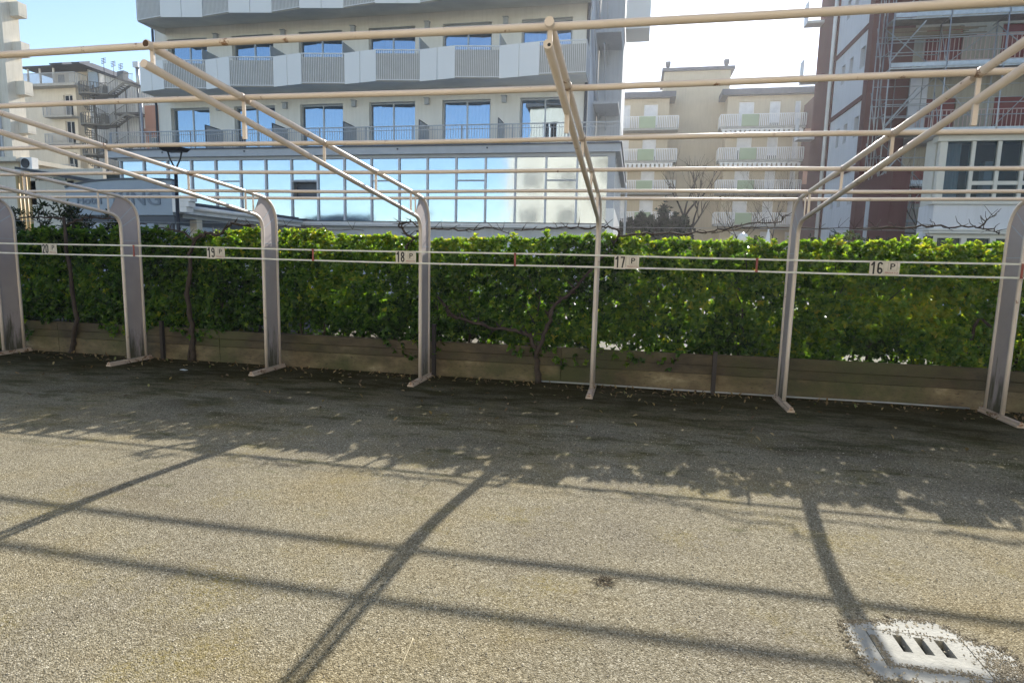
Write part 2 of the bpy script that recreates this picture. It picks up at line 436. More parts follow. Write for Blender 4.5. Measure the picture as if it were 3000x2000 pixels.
def numerals(s, mt, parent, x0, x1, z0, z1, y):
    """bold condensed numerals drawn with flat strokes, standing on a plate facing -Y"""
    m = MB(); w_ = (x1-x0)/len(s); k = 0
    for i, ch in enumerate(s):
        a = x0+i*w_+w_*.10; wd = w_*.80
        for st in STROKES[ch]:
            P = [(a+u*wd, z0+v*(z1-z0)) for u, v in st]
            for p, q in zip(P, P[1:]):
                d = Vector((q[0]-p[0], q[1]-p[1])); L = d.length
                if L < 1e-6: continue
                d = d/L; e = d*.0035; k += 1; t_ = .0012+.00002*(k % 7); h = .0078
                n_ = Vector((-d.y, d.x))*h
                c = [(p[0]-e.x-n_.x, p[1]-e.y-n_.y), (q[0]+e.x-n_.x, q[1]+e.y-n_.y), (q[0]+e.x+n_.x, q[1]+e.y+n_.y), (p[0]-e.x+n_.x, p[1]-e.y+n_.y)]
                m.hexa([(u, y, v) for u, v in c], [(u, y-t_, v) for u, v in c])
    return m.build('digits', mt, parent)

# ================================================================== SETTING
HOLE = (9.24, 9.62, -4.30, -4.04)            # drain pit
def sheet(name, mt, x0, x1, y0, y1, z):
    a, b, c, d = HOLE; m = MB()
    for q in ((x0, x1, y0, c), (x0, x1, d, y1), (x0, a, c, d), (b, x1, c, d)):
        n = len(m.v); m.v += [(q[0], q[2], z), (q[1], q[2], z), (q[1], q[3], z), (q[0], q[3], z)]; m.f.append((n, n+1, n+2, n+3)); m.s.append(False)
    return tag(m.build(name, mt), kind='structure')
sheet('ground', PAVE, -140, 140, -70, 140, -.008)
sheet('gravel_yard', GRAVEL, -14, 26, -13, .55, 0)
g = MB(); g.v = [(-60, 1.6, -.004), (60, 1.6, -.004), (60, 7.0, -.004), (-60, 7.0, -.004)]; g.f = [(0, 1, 2, 3)]; g.s = [False]
tag(g.build('road', ASPHALT), kind='structure')
tag(MB().box(-60, 60, 7.0, 7.2, -.1, .12).build('kerb', CONC), kind='structure')
# loose stones of the gravel, nearest part
k = 9000
sx_ = RNG.uniform(4.6, 11.4, k); sy_ = -6.0 + 4.6*RNG.uniform(0, 1, k)**1.5
sz = RNG.uniform(.0018, .0048, k); an = RNG.uniform(0, 6.28, k)
oc = np.array([(1, 0, 0), (0, 1, 0), (-1, 0, 0), (0, -1, 0), (0, 0, .7), (0, 0, -.3)])
V = []
ca, sa = np.cos(an), np.sin(an); el = RNG.uniform(.7, 1.5, k)
for a in oc:
    X = a[0]*el; Y = a[1]
    V.append(np.stack([sx_ + (X*ca-Y*sa)*sz, sy_ + (X*sa+Y*ca)*sz, .0006+a[2]*sz+sz*.25], 1))
V = np.stack(V, 1).reshape(-1, 3)
F = []
for i in range(k):
    b = i*6
    for q in ((0, 1, 4), (1, 2, 4), (2, 3, 4), (3, 0, 4)): F.append((b+q[0], b+q[1], b+q[2]))
me = bpy.data.meshes.new('loose_gravel'); me.from_pydata(V.tolist(), [], F); me.materials.append(STONE)
o = bpy.data.objects.new('loose_gravel', me); COL.objects.link(o); tag(o, kind='stuff', label='small pale stones lying loose on the gravel yard')

# ================================================================== CARPORT
L_ = 1.9744; BW = .2755
PY = [-3.80, -3.095, -2.127, -1.187, -.302, .08]
up = lambda y: 2.0943 - .0815*y
lo_ = lambda y: 1.858 - .117*y
def fillet(p0, c, p1, n=7):
    return [((1-t)**2*p0[0]+2*t*(1-t)*c[0]+t*t*p1[0], (1-t)**2*p0[1]+2*t*(1-t)*c[1]+t*t*p1[1]) for t in [i/n for i in range(n+1)]]
backp = [(BW, .05)] + [(BW, z) for z in (.6, 1.2)] + fillet((BW, 1.76), (BW, up(BW)), (-.03, up(-.03)), 8)
frontp = [(0, .05), (0, .6), (0, 1.2)] + fillet((0, 1.70), (0, lo_(0)), (-.17, lo_(-.17)), 8)
TR = .0205
def wx(x, p): return [(x, a, b) for a, b in p]
def frame_parts():
    d = {}
    d['back_tube'] = MB().tube(wx(0, backp+[(-1.2, up(-1.2)), (-3.84, up(-3.84))]), TR, 12).mesh('back_tube')
    d['front_tube'] = MB().tube(wx(0, frontp+[(-1.2, lo_(-1.2)), (-3.86, lo_(-3.86))]), TR, 12).mesh('front_tube')
    # web plate between the two tubes, 6 mm thick
    bq = backp[:]; fq = frontp[:]
    m = MB(); n = len(bq)
    for sgn in (-1, 1):
        b0 = len(m.v)
        for (a, b), (c, d_) in zip(fq, bq): m.v += [(sgn*.003, a, b), (sgn*.003, c, d_)]
        for i in range(n-1):
            q = (b0+2*i, b0+2*i+1, b0+2*i+3, b0+2*i+2)
            m.f.append(q if sgn < 0 else q[::-1]); m.s.append(False)
    d['web_plate'] = m.mesh('web_plate')
    m = MB()
    for z in (1.55,): m.box(-.0045, .0045, .015, BW-.015, z-.004, z+.004)
    m.bar((0, -.02, 1.80), (0, .19, 1.985), .009, .01)
    m.bar((0, .012, 1.72), (0, .235, 1.86), .009, .01)
    d['weld_seam'] = m.mesh('weld_seam')
    d['base_rail'] = MB().box(-.036, .036, -.31, .36, 0, .018).box(-.020, .020, -.31, .36, .018, .044).mesh('base_rail')
    d['bolt'] = MB().disc((0, 0), .017, 0, .014, 6).tube([(0, 0, .0), (0, 0, .032)], .009, 8).mesh('bolt')
    d['hanger'] = MB().box(-.012, .012, -.008, .008, -.10, 0).mesh('hanger')
    d['weld_collar'] = MB().tube([(0, -.045, .045*.0815), (0, -.03, .03*.0815), (0, .03, -.03*.0815), (0, .045, -.045*.0815)], [.0208, .0238, .0238, .0208], 12).mesh('weld_collar')
    return d
FP = frame_parts()
for k_, mm in (('back_tube', CREAM), ('front_tube', CREAM), ('web_plate', WEB), ('weld_seam', GREYPAINT), ('base_rail', RUSTY), ('bolt', pmat('rusty_bolt', (.34, .22, .15), (.22, .12, .07), 30, .8)), ('hanger', CREAM), ('weld_collar', RUSTY)):
    FP[k_].materials.append(mm)
strut_me = {}
for j, y in enumerate(PY[:5] + [-.165]):
    a, b = lo_(y)+.012, up(y)-.012
    m = MB()
    if j < 5: m.bar((0, 0, a), (0, 0, b), .020, .012, (0, 1, 0))
    else: m.bar((0, 0, a), (0, 0, b), .012, .018, (0, 1, 0))
    strut_me[j] = m.mesh('strut'); strut_me[j].materials.append(CREAM)
FL = ['leftmost cream tubular carport frame, cut by the left edge of the photo',
      'cream tubular carport frame in shade between the 20 and 19 plates',
      'cream tubular carport frame with sunlit bent top, between the 19 and 18 plates',
      'cream tubular carport frame standing just right of the 18 plate',
      'cream carport frame seen edge-on, standing just left of the 17 plate',
      'cream tubular carport frame between the 17 and 16 plates, arms rising right',
      'rightmost cream carport frame with wide grey web, right of the 16 plate']
first = None
def place_frame(i):
    t = thing('carport_frame', FL[i], 'carport frame', (i*L_, 0, 0), 'cream tubular frames of the carport')
    X = i*L_
    for nm in ('front_tube', 'back_tube', 'web_plate', 'weld_seam', 'base_rail'):
        linkmesh(nm, FP[nm], None, t, (X, 0, 0))
    for j, y in enumerate(PY[:5] + [-.165]):
        linkmesh('strut', strut_me[j], None, t, (X, y, 0))
    for y in (-.30, .345):
        linkmesh('bolt', FP['bolt'], None, t, (X, y, .022 if y < 9 else 0))
    linkmesh('hanger', FP['hanger'], None, t, (X, PY[1], lo_(PY[1])-.015))
    if i == 3: MB().tube([(X, -3.8402, up(-3.84)), (X, -3.8412, up(-3.84))], .0165, 12).build('open_end', RUSTDARK, t)
    if i == 4: MB().tube([(X+.006, -3.8602, lo_(-3.86)-.004), (X+.006, -3.8612, lo_(-3.86)-.004)], .008, 8).build('drain_hole', BLACK, t)
    for j in (1, 2, 3): linkmesh('weld_collar', FP['weld_collar'], None, t, (X, PY[j], up(PY[j])))
    return t
for i in range(7): place_frame(i)
PLAB = ['foremost and highest cream pipe crossing the top of the photo', 'second cream pipe from the front, lying across the carport arms',
        'third cream pipe from the front, crossing in front of the hotel railing', 'fourth cream pipe from the front, crossing the upper veranda glass',
        'fifth cream pipe from the front, upper of the close pair over the frame knees', 'rearmost cream pipe, lower of the close pair over the frame knees']
for j, y in enumerate(PY):
    m = MB(); pts = []
    for q in range(0, 28):
        x = -3.2 + q*.75
        pts.append((x, y, up(y) + .006*math.sin(x*1.3+j)))
    o = m.tube(pts, .0172, 12).build('roof_pipe', CREAM)
    tag(o, PLAB[j], 'pipe', 'pipes lying across the carport frames')
# plate rails
for z, lab in ((1.4867, 'upper thin white rail running in front of the hedge'), (1.3636, 'lower thin white rail running in front of the hedge, under the plates')):
    pts = [(-3+q*.7, -.033, z+.004*math.sin(q*.9+z*9)) for q in range(29)]
    m = MB()
    for a, b in zip(pts, pts[1:]): m.bar(a, b, .008, .017)
    tag(m.build('plate_rail', RAIL), lab, 'rail', 'thin white rails carrying the number plates')
TL = ['red tie strip between the rails on the second frame from the left', 'orange-red tie strip between the 19 and 18 plates', 'red tie strip between the 18 and 17 plates',
      'bright red tie strip between the 17 and 16 plates', 'red tie strip on the rightmost frame']
for x, lab in zip((2.185, 4.62, 7.02, 9.50, 11.83), TL):
    m = MB().box(x-.010, x+.010, -.0455, -.039, 1.356, 1.496)
    m.box(x-.013, x+.013, -.047, -.0455, 1.479, 1.494).box(x-.013, x+.013, -.047, -.0455, 1.356, 1.371)
    tag(m.build('tie_strip', REDTIE), lab, 'tie strip', 'red strips marking the parking bays')
PW = {'20': ('leftmost', 'before a dark vine'), '19': ('second', 'before the shaded hedge'), '18': ('third', 'touching the fourth frame'), '17': ('fourth', 'just right of the edge-on frame'), '16': ('last', 'before the brightest leaves')}
for x0, x1, num in ((.805, 1.03, '20'), (3.22, 3.46, '19'), (5.645, 5.885, '18'), (8.085, 8.34, '17'), (10.535, 10.80, '16')):
    xm = x0 + (x1-x0)*.47; ym = -.040
    t = thing('number_plate', 'white plate with black number %s, %s in the row, %s' % (num, PW[num][0], PW[num][1]), 'number plate', (x0, ym, 1.36), 'parking bay number plates')
    BX('board', PLATE, t, x0, xm-.0015, ym-.006, ym, 1.352, 1.494)
    wd = (xm-x0)
    numerals(num, BLACK, t, x0+wd*.04, x0+wd*.97, 1.370, 1.482, ym-.0061)
    t = thing('parking_plate', 'small P plate right of number %s, %s P plate, %s' % (num, PW[num][0], PW[num][1]), 'parking plate', (xm, ym, 1.36), 'small P plates beside the bay numbers')
    BX('board', PLATE, t, xm+.0015, x1, ym-.005, ym, 1.356, 1.492)
    wd = x1-xm
    m = MB(); a, b, c, d = xm+wd*.26, xm+wd*.84, 1.402, 1.481
    for q in ((a, b, c, c+.003), (a, b, d-.003, d), (a, a+.003, c+.003, d-.003), (b-.003, b, c+.003, d-.003)): m.box(q[0], q[1], ym-.0062, ym-.005, q[2], q[3])
    m.build('square_outline', pmat('thin_print', (.35, .32, .27)) if 'thin_print' not in bpy.data.materials else bpy.data.materials['thin_print'], t)
    lettering('letter', 'P', BLACK, t, xm+wd*.40, xm+wd*.72, 1.413, 1.470, ym-.0051)
    lettering('small_print', 'PRIVATO', PINK, t, xm+wd*.10, xm+wd*.92, 1.373, 1.389, ym-.0051)

# ================================================================== WALL, HEDGE
t = thing('boundary_wall', 'low mossy board-marked concrete wall under the hedge', 'wall', (5, .5, 0))
segs = [-2.6, .45, 3.0, 5.95, 7.51, 9.21, 11.9, 14.6, 17.4]
BX('wall_core', BOARD, t, -2.6, 17.4, .425, .60, 0, .40)
for a, b in zip(segs, segs[1:]):
    j = random.uniform(-.012, .012)
    for z0, z1, y in ((0, .205, .40), (.213, .305, .404), (.313, .425+j, .396)):
        piece('board', FOOTB if z0 == 0 else BOARD, t, a+.004, b-.004, y+random.uniform(-.004, .004), .426, z0, z1)
BX('soil', BOARD, t, -2.6, 17.4, .602, 1.5, 0, .37)
t = thing('hedge', 'long clipped evergreen hedge behind the rails, sunlit yellow-green on top', 'hedge', (5, .75, 0))
def hedge():
    C = []; D = []; T = []
    def add(n, xr, yf, zf, axis, keep):
        top = lambda x: 1.675 + .045*vnoise(x, 2, 1.2) + .03*vnoise(x, 4, 4.0)
        x = RNG.uniform(*xr, n); s = RNG.uniform(0, 1, n); q = RNG.uniform(0, 1, n)
        y = yf(x, s, q); z = zf(x, s, q)
        kp = keep(x, y, z) & (RNG.uniform(0, 1, n) < 1-.55*np.clip((z-top(x)+.24)/.16, 0, 1)); x, y, z = x[kp], y[kp], z[kp]
        C.append(np.stack([x, y, z], 1)); m = len(x)
        D.append(np.array(axis) + RNG.normal(0, .45, (m, 3)))
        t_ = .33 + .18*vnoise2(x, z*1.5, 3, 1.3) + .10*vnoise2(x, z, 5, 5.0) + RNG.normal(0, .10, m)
        t_ += np.clip((x-8.2)/3.0, 0, 1)*.13*(1+vnoise2(x, z*2, 9, 2.0)) + np.clip((z-1.45)/.25, 0, 1)*.22*np.clip((x-2.2)/1.2, 0, 1)  # top leaves lightened where the sun reaches, sunlight painted into the tint
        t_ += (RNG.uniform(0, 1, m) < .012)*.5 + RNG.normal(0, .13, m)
        T.append(t_)
    top = lambda x: 1.665 + .045*vnoise(x, 2, 1.2) + .03*vnoise(x, 4, 4.0)
    bot = lambda x: .47 + .10*vnoise(x, 6, 1.0) + .05*vnoise(x, 8, 4.5)
    frontface = lambda x, z: .49 + .07*vnoise2(x, z, 12, 2.2) + .07*vnoise2(x, z, 13, 5) + .10*np.clip((z-1.5)/.2, 0, 1)**2
    def gap(x, y, z):
        h = vnoise2(x, z, 21, 3.6) + .5*vnoise2(x, z, 22, 8)
        low = np.clip((1.0-z)/.6, 0, 1)
        return h > -1.15 + .36*low*np.clip((x-4.0)/2, 0, 1)
    XR = (-1.6, 17.0)
    back = lambda x, y: top(x) - .42*np.clip((y-.60)/.45, 0, 1)**1.1
    add(21000, XR, lambda x, s, q: frontface(x, bot(x)+s*(top(x)-bot(x))) + q*.16, lambda x, s, q: bot(x)+s*(top(x)-bot(x)), (0, -1, .35), gap)
    add(13000, XR, lambda x, s, q: .62 + q*.45, lambda x, s, q: bot(x)-.06+s*(back(x, .60+q*.45)-bot(x)+.04), (0, -.6, .6), gap)
    add(9900, XR, lambda x, s, q: .50 + s**1.5*.50, lambda x, s, q: back(x, .50+s**1.5*.50) - q**2*.12 + .035*(q > .95), (0, -.25, 1), lambda x, y, z: z > 0)
    # drooping tufts over the wall
    add(1100, XR, lambda x, s, q: .36 + q*.12, lambda x, s, q: bot(x) - s*.20*np.clip(vnoise(x, 31, 1.4)+.1, 0, 1)*1.6, (0, -1, -.2), lambda x, y, z: vnoise(x, 31, 1.4) > 0.0)
    # loose shoots standing above the clipped top, and deeper filling near the foot
    for xs in RNG.uniform(-1.5, 16.9, 136):
        h = RNG.uniform(.02, .08); k = 3
        C.append(np.stack([xs+RNG.normal(0, .015, k), RNG.uniform(.5, .62)+RNG.normal(0, .01, k), 1.66+.045*vnoise([xs], 2, 1.2)[0]+h*np.linspace(.2, 1, k)], 1)); D.append(np.array([0, -.1, 1.0])+RNG.normal(0, .2, (k, 3))); T.append(np.full(k, .62 if xs > 2.6 else .4)+RNG.normal(0, .08, k))  # shoots get a brighter painted tint along the sunlit stretch
    add(6200, XR, lambda x, s, q: .62 + q*.4, lambda x, s, q: .36+s*.5, (0, -.8, .3), lambda x, y, z: vnoise2(x, z, 41, 5) > -.55)
    T = [np.minimum(q, .97) for q in T]
    return np.concatenate(C), np.concatenate(D), np.concatenate(T)
C_, D_, T_ = hedge()
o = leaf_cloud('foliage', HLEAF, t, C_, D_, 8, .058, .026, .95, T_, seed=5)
o['kind'] = 'stuff'
m = MB()
for i in range(79):
    x = -1.5 + i*.235 + random.uniform(-.06, .06); y = random.uniform(.62, .9)
    pts = [(x, y, .05)]; 
    for q in range(5): pts.append((pts[-1][0]+random.uniform(-.06, .06), pts[-1][1]+random.uniform(-.05, .05), pts[-1][2]+.3))
    m.tube(pts, [.016, .014, .012, .009, .007, .004], 5)
    for q in (1, 2, 3):
        a = pts[q]; b = (a[0]+random.uniform(-.25, .25), a[1]-random.uniform(.0, .2), a[2]+.3); m.tube([a, b], [.008, .003], 4)
o = m.build('stem', STEM, t); o['kind'] = 'stuff'

# dark oleander-like shrub, upper left
t = thing('dark_shrub', 'dark leggy shrub rising above the hedge at far left', 'shrub', (.2, .95, 0))
m = MB(); n = 900; C = []
for i in range(16):
    x = RNG.uniform(-.9, 1.25); h = 1.98 + .10*math.sin(i*1.7)-.12*max(0, x-.6)
    pts = [(x*.6+.1, .95, .1), (x*.85, .9, 1.2), (x, .85, h)]; m.tube(pts, [.012, .01, .004], 5)
    for q in range(26):
        s = RNG.uniform(.70, 1.0); C.append((x*.85+(x-x*.85)*max(0, (s*h-1.2))/(h-1.2)+RNG.normal(0, .05), .88+RNG.normal(0, .06), s*h))
C = np.array(C); m.build('stem', STEM, t)
o = leaf_cloud('foliage', DLEAF, t, C, np.array([0, -.2, 1.0])+RNG.normal(0, .35, C.shape), 6, .10, .018, .9, None, seed=8); o['kind'] = 'stuff'

# vines trained along the wire
def wig(pts, amp, n=4, seed=0):
    g = random.Random(seed); out = []
    for a, b in zip(pts, pts[1:]):
        for q in range(n):
            s = q/n; out.append(tuple(a[i]+(b[i]-a[i])*s+(g.uniform(-amp, amp) if (q or out) else 0) for i in range(3)))
    out.append(pts[-1]); return out
def vine(label, trunk, r, arms, seed):
    t = thing('vine', label, 'vine', (trunk[0][0], trunk[0][1], 0), 'bare old vines along the hedge')
    p = wig(trunk, .012, 4, seed); n = len(p)
    m = MB().tube(p, [r*(1.25 if i == 0 else 1-.45*i/n)*(1+.12*math.sin(i*2.3+seed)) for i in range(n)], 9)
    m.build('trunk', BARK, t)
    g = random.Random(seed)
    for ai, (arm, ra) in enumerate(arms):
        m = MB(); p = wig(arm, .016, 5, seed+ai+3); n = len(p)
        m.tube(p, [ra*(1-.6*i/n)*(1+.2*math.sin(i*3.1)) for i in range(n)], 7)
        for i in range(2, n, 2):
            a = p[i]
            for _ in range(2):
                d = (g.uniform(-.10, .10), g.uniform(-.05, .05), g.uniform(-.03, .11)); b = tuple(a[q]+d[q]*.5 for q in range(3)); c = tuple(a[q]+d[q]+g.uniform(-.02, .02) for q in range(3))
                m.tube([a, b, c], [ra*.4, ra*.3, .002], 5)
        m.build('branch', BARK, t)
Yv = .37
vine('dark gnarled vine with bare trunk below the 20 plate, left end of the hedge', [(.69, Yv, 0), (.73, Yv, .2), (.83, Yv-.02, .48), (.77, Yv, 1.0), (.71, Yv, 1.55), (.63, .45, 1.86)], .034,
     [([(.63, .45, 1.84), (.3, .47, 1.86), (-.2, .5, 1.84)], .016), ([(.66, .45, 1.75), (.95, .47, 1.86), (1.35, .47, 1.86), (1.9, .5, 1.78)], .016)], 1)
vine('gnarled brown vine with double foot below the 19 plate', [(2.60, Yv, 0), (2.62, Yv, .33), (2.60, Yv, .65), (2.57, Yv-.01, .95), (2.64, Yv, 1.21), (2.60, Yv+.03, 1.40), (2.68, .44, 1.60)], .036,
     [([(2.66, .42, 1.58), (2.85, .43, 1.68), (3.0, .45, 1.66), (3.2, .47, 1.82), (3.45, .5, 1.76)], .024), ([(2.66, .42, 1.58), (2.5, .44, 1.68), (2.1, .47, 1.74)], .016), ([(2.56, .36, 0), (2.61, .36, .3)], .02), ([(3.2, .47, 1.8), (3.6, .5, 1.78), (4.2, .5, 1.76), (5.0, .5, 1.74)], .008)], 2)
vine('forked brown vine climbing between the 18 and 17 plates', [(7.26, Yv, 0), (7.235, Yv, .2), (7.21, Yv, .39)], .040,
     [([(7.21, Yv, .38), (7.13, Yv, .55), (7.02, Yv-.01, .59), (6.70, Yv, .62), (6.38, Yv, .69), (6.15, Yv, .74), (6.06, Yv+.03, .90)], .026),
      ([(7.22, Yv, .30), (7.29, Yv, .52), (7.37, Yv, .735), (7.38, Yv, .88), (7.59, Yv, 1.06), (7.70, Yv+.05, 1.19), (8.0, .48, 1.55), (8.09, .48, 1.69)], .026),
      ([(8.09, .47, 1.67), (8.10, .46, 1.80), (7.93, .46, 1.81), (7.55, .46, 1.80), (7.29, .46, 1.79), (6.9, .46, 1.77)], .014),
      ([(8.09, .47, 1.72), (8.40, .46, 1.75), (8.8, .46, 1.75), (9.12, .46, 1.78), (9.40, .46, 1.86), (9.80, .46, 1.90), (9.84, .46, 1.95)], .012),
      ([(9.1, .46, 1.76), (9.5, .47, 1.82), (10.2, .47, 1.83), (10.6, .47, 1.84), (11.27, .47, 1.85)], .006)], 3)
vine('twisted vine arm breaking out of the hedge top beside the 18 plate', [(5.53, .55, 1.2), (5.56, .50, 1.56), (5.67, .47, 1.66)], .020,
     [([(5.67, .47, 1.65), (5.55, .45, 1.74), (5.48, .45, 1.82), (5.60, .45, 1.85), (5.75, .45, 1.80)], .017), ([(5.7, .46, 1.74), (5.98, .46, 1.78), (6.3, .46, 1.75), (6.58, .46, 1.80), (6.84, .46, 1.73)], .011)], 4)
vine('rightmost vine, thorny bare arm above the hedge over the 16 plate', [(11.75, .60, .5), (11.80, .50, .95), (11.9, .45, .85)], .018,
     [([(10.55, .47, 1.83), (11.0, .46, 1.85), (11.27, .45, 1.86), (11.56, .45, 1.86), (11.80, .45, 1.83), (11.86, .45, 1.80)], .012), ([(11.66, .45, 1.85), (11.72, .44, 1.93), (11.80, .44, 1.97)], .009)], 5)
m = MB().tube([(-3, .46, 1.80), (14, .46, 1.82)], .003, 6)
tag(m.build('training_wire', GREYMETAL), 'thin wire stretched along the hedge top carrying the vine arms', 'wire')
PL = ['short dark post in the shade right of the second frame', 'dark wooden post just right of the fourth frame, against the wall', 'dark post against the wall between the 17 and 16 plates']
for x, h, lab in ((2.16, .5, PL[0]), (5.965, .62, PL[1]), (9.215, .46, PL[2])):
    m = MB().box(x-.022, x+.022, .345, .385, 0, h).box(x-.026, x+.026, .341, .389, h, h+.012)
    tag(m.build('fence_post', WOODDARK), lab, 'post', 'dark posts standing against the low wall')
pts = [(5.4+.0, .3, .018)]
pts = [(7.24+q*.3, .355+.008*math.sin(q*1.1), .022+.002*math.sin(q*.7)) for q in range(16)]
tag(MB().tube(pts, .0095, 8).build('ground_pipe', GREYMETAL), 'thin grey pipe lying along the foot of the wall', 'pipe')
# litter
k = 560
lx = RNG.uniform(-.5, 12.4, k); ly = .33 - np.abs(RNG.normal(0, 1, k))*np.where(RNG.uniform(0, 1, k) < .6, .18, .9); ly = np.clip(ly, -3.0, .33)
C = np.stack([lx, ly, np.full(k, .006)], 1)
o = leaf_cloud('fallen_leaves', LITTER, None, C, np.array([0, 0, 1.0])+RNG.normal(0, .25, (k, 3)), 1, .05, .022, 1.1, None, seed=3)
tag(o, 'dry fallen leaves strewn on the gravel near the wall', kind='stuff')
m = MB(); m.hexa([(2.93, -.25, .003), (3.02, -.27, .003), (3.04, -.235, .003), (2.95, -.215, .003)], [(2.94, -.25, .010), (3.0, -.262, .014), (3.03, -.235, .008), (2.96, -.222, .012)])
tag(m.build('paper_scrap', GREYW), 'small crumpled grey-white paper scrap on the gravel left of the third frame', 'paper')

TUFT = (8.237, -3.954); STRAWS = [(7.56, -4.53, -1.45, .17), (9.3, -3.2, .5, .1)]
t = thing('weed_tuft', 'small dry brown weed tuft on the sunlit gravel at centre right', 'weed', (8.237, -3.954, 0))
m = MB()
for i in range(60):
    a = random.uniform(0, 6.28); r = random.uniform(.01, .06); x, y = TUFT[0]+random.uniform(-.035, .035), TUFT[1]+random.uniform(-.03, .03)
    m.tube([(x, y, .001), (x+r*.5*math.cos(a), y+r*.5*math.sin(a), .012), (x+r*math.cos(a), y+r*math.sin(a), .006)], [.0011, .0009, .0005], 4)
m.build('stalk', pmat('dry_stalk', (.10, .07, .04), (.05, .04, .025), 30, .9), t)
STRAW = pmat('straw', (.55, .48, .32), None, 30, .8)
for i, (x, y, a, l) in enumerate(STRAWS):
    tag(MB().tube([(x+l*q*math.cos(a)/5, y+l*q*math.sin(a)/5+.004*math.sin(q*1.3), .004) for q in range(6)], .0013, 5).build('straw', STRAW), ('long pale straw lying on the sunlit gravel at lower centre', 'short pale straw on the gravel near the hedge shadow edge')[i], 'straw')

# drain cover
def drain():
    t = thing('drain_cover', 'white painted concrete drain cover with three dark slots', 'drain cover', (9.42, -4.17, 0))
    out = [(9.17, -4.067), (9.2, -4.03), (9.23, -4.019), (9.288, -4.005), (9.344, -3.985), (9.398, -3.959), (9.46, -3.94), (9.515, -3.933), (9.586, -3.972), (9.607, -4.026), (9.66, -4.065), (9.729, -4.078),
           (9.732, -4.171), (9.70, -4.27), (9.62, -4.30), (9.509, -4.32), (9.339, -4.36), (9.194, -4.368), (9.175, -4.31), (9.187, -4.246), (9.165, -4.17)]
    P = []
    for a, b in zip(out, out[1:]+out[:1]):
        for q in range(4):
            s = q/4; P.append((a[0]+(b[0]-a[0])*s+random.uniform(-.012, .012), a[1]+(b[1]-a[1])*s+random.uniform(-.012, .012)))
    m = MB(); n = len(P); cx, cy = 9.44, -4.17
    for x, y in P: m.v.append((x, y, .001))
    for x, y in P: m.v.append((cx+(x-cx)*.97, cy+(y-cy)*.97, .0035))
    for i in range(n):
        j = (i+1) % n; m.f.append((i, j, n+j, n+i)); m.s.append(True)
    # hole for the cover
    hole = [(9.255, -4.285), (9.60, -4.285), (9.60, -4.055), (9.255, -4.055)]
    import bmesh
    H = []
    for a, b in zip(hole, hole[1:]+hole[:1]):
        for q in range(6): H.append((a[0]+(b[0]-a[0])*q/6, a[1]+(b[1]-a[1])*q/6))
    h0 = len(m.v)
    for x, y in H: m.v.append((x, y, .004))
    for x, y in H: m.v.append((x, y, -.05))
    k = len(H)
    # bridge outer ring to hole by angle
    ang = lambda p: math.atan2(p[1]-cy, p[0]-cx)
    inner = sorted(range(k), key=lambda i: ang(H[i])); outer = sorted(range(n), key=lambda i: ang(P[i]))
    i = j = 0
    while i < len(outer) or j < len(inner):
        ao = ang(P[outer[i % n]]) + (2*math.pi if i >= n else 0); ai = ang(H[inner[j % k]]) + (2*math.pi if j >= k else 0)
        if j >= k or (i < n and ao <= ai):
            m.f.append((n+outer[i % n], n+outer[(i+1) % n], h0+inner[j % k])); i += 1
        else:
            m.f.append((h0+inner[j % k], n+outer[i % n], h0+inner[(j+1) % k])); j += 1
        m.s.append(False)
    for i in range(k):
        j = (i+1) % k; m.f.append((h0+i, h0+j, h0+k+j, h0+k+i)); m.s.append(False)
    m.build('concrete_surround', PAINTC, t)
    # lid built round its three slots
    sl = [(9.348, 9.381), (9.421, 9.454), (9.492, 9.527)]; y0, y1 = -4.184, -4.077
    m = MB(); X0, X1, Y0, Y1, zb, zt = 9.260, 9.595, -4.280, -4.060, -.03, .0045
    m.box(X0, X1, Y0, y0, zb, zt).box(X0, X1, y1, Y1, zb, zt)
    xs = [X0]+[v for s in sl for v in s]+[X1]
    for a, b in zip(xs[::2], xs[1::2]): m.box(a, b, y0, y1, zb, zt)
    m.build('lid', PAINTC, t)
    MB().box(9.23, 9.63, -4.31, -4.03, -.30, -.29).box(9.22, 9.24, -4.31, -4.03, -.29, -.012).box(9.62, 9.64, -4.31, -4.03, -.29, -.012).box(9.24, 9.62, -4.32, -4.30, -.29, -.012).box(9.24, 9.62, -4.04, -4.02, -.29, -.012).build('pit', BLACK, t)
    m = MB()
    for i in range(170):
        a = random.choice(P); s = random.uniform(.72, 1.05); x = cx+(a[0]-cx)*s; y = cy+(a[1]-cy)*s; r = random.uniform(.002, .005)
        m.hexa([(x-r, y-r, .002), (x+r, y-r, .002), (x+r, y+r, .002), (x-r, y+r, .002)], [(x-r*.5, y-r*.4, .007), (x+r*.4, y-r*.5, .007), (x+r*.5, y+r*.5, .007), (x-r*.5, y+r*.4, .007)])
    o = m.build('grit', STONE, t); o['kind'] = 'stuff'
    m = MB(); GR = pmat('drift_gravel', (.17, .145, .10), (.36, .32, .24), 90, .95)
    def stone(x, y):
        r = random.uniform(.0016, .0042); q = random.uniform(.6, 1.4); h = random.uniform(.004, .0085)
        m.hexa([(x-r*q, y-r, .001), (x+r, y-r*q, .001), (x+r*q, y+r, .001), (x-r, y+r*q, .001)], [(x-r*.5, y-r*.4, h), (x+r*.4, y-r*.5, h), (x+r*.5, y+r*.5, h), (x-r*.5, y+r*.4, h)])
    for i in range(1500):
        a = random.choice(P); s = 1.03-abs(random.gauss(0, .055)); stone(cx+(a[0]-cx)*s+random.gauss(0, .008), cy+(a[1]-cy)*s+random.gauss(0, .006))
    for i in range(900): stone(9.66+random.gauss(0, .035), -4.21+random.gauss(0, .055))
    for i in range(420): stone(9.262+abs(random.gauss(0, .010)), random.uniform(-4.27, -4.10)); 
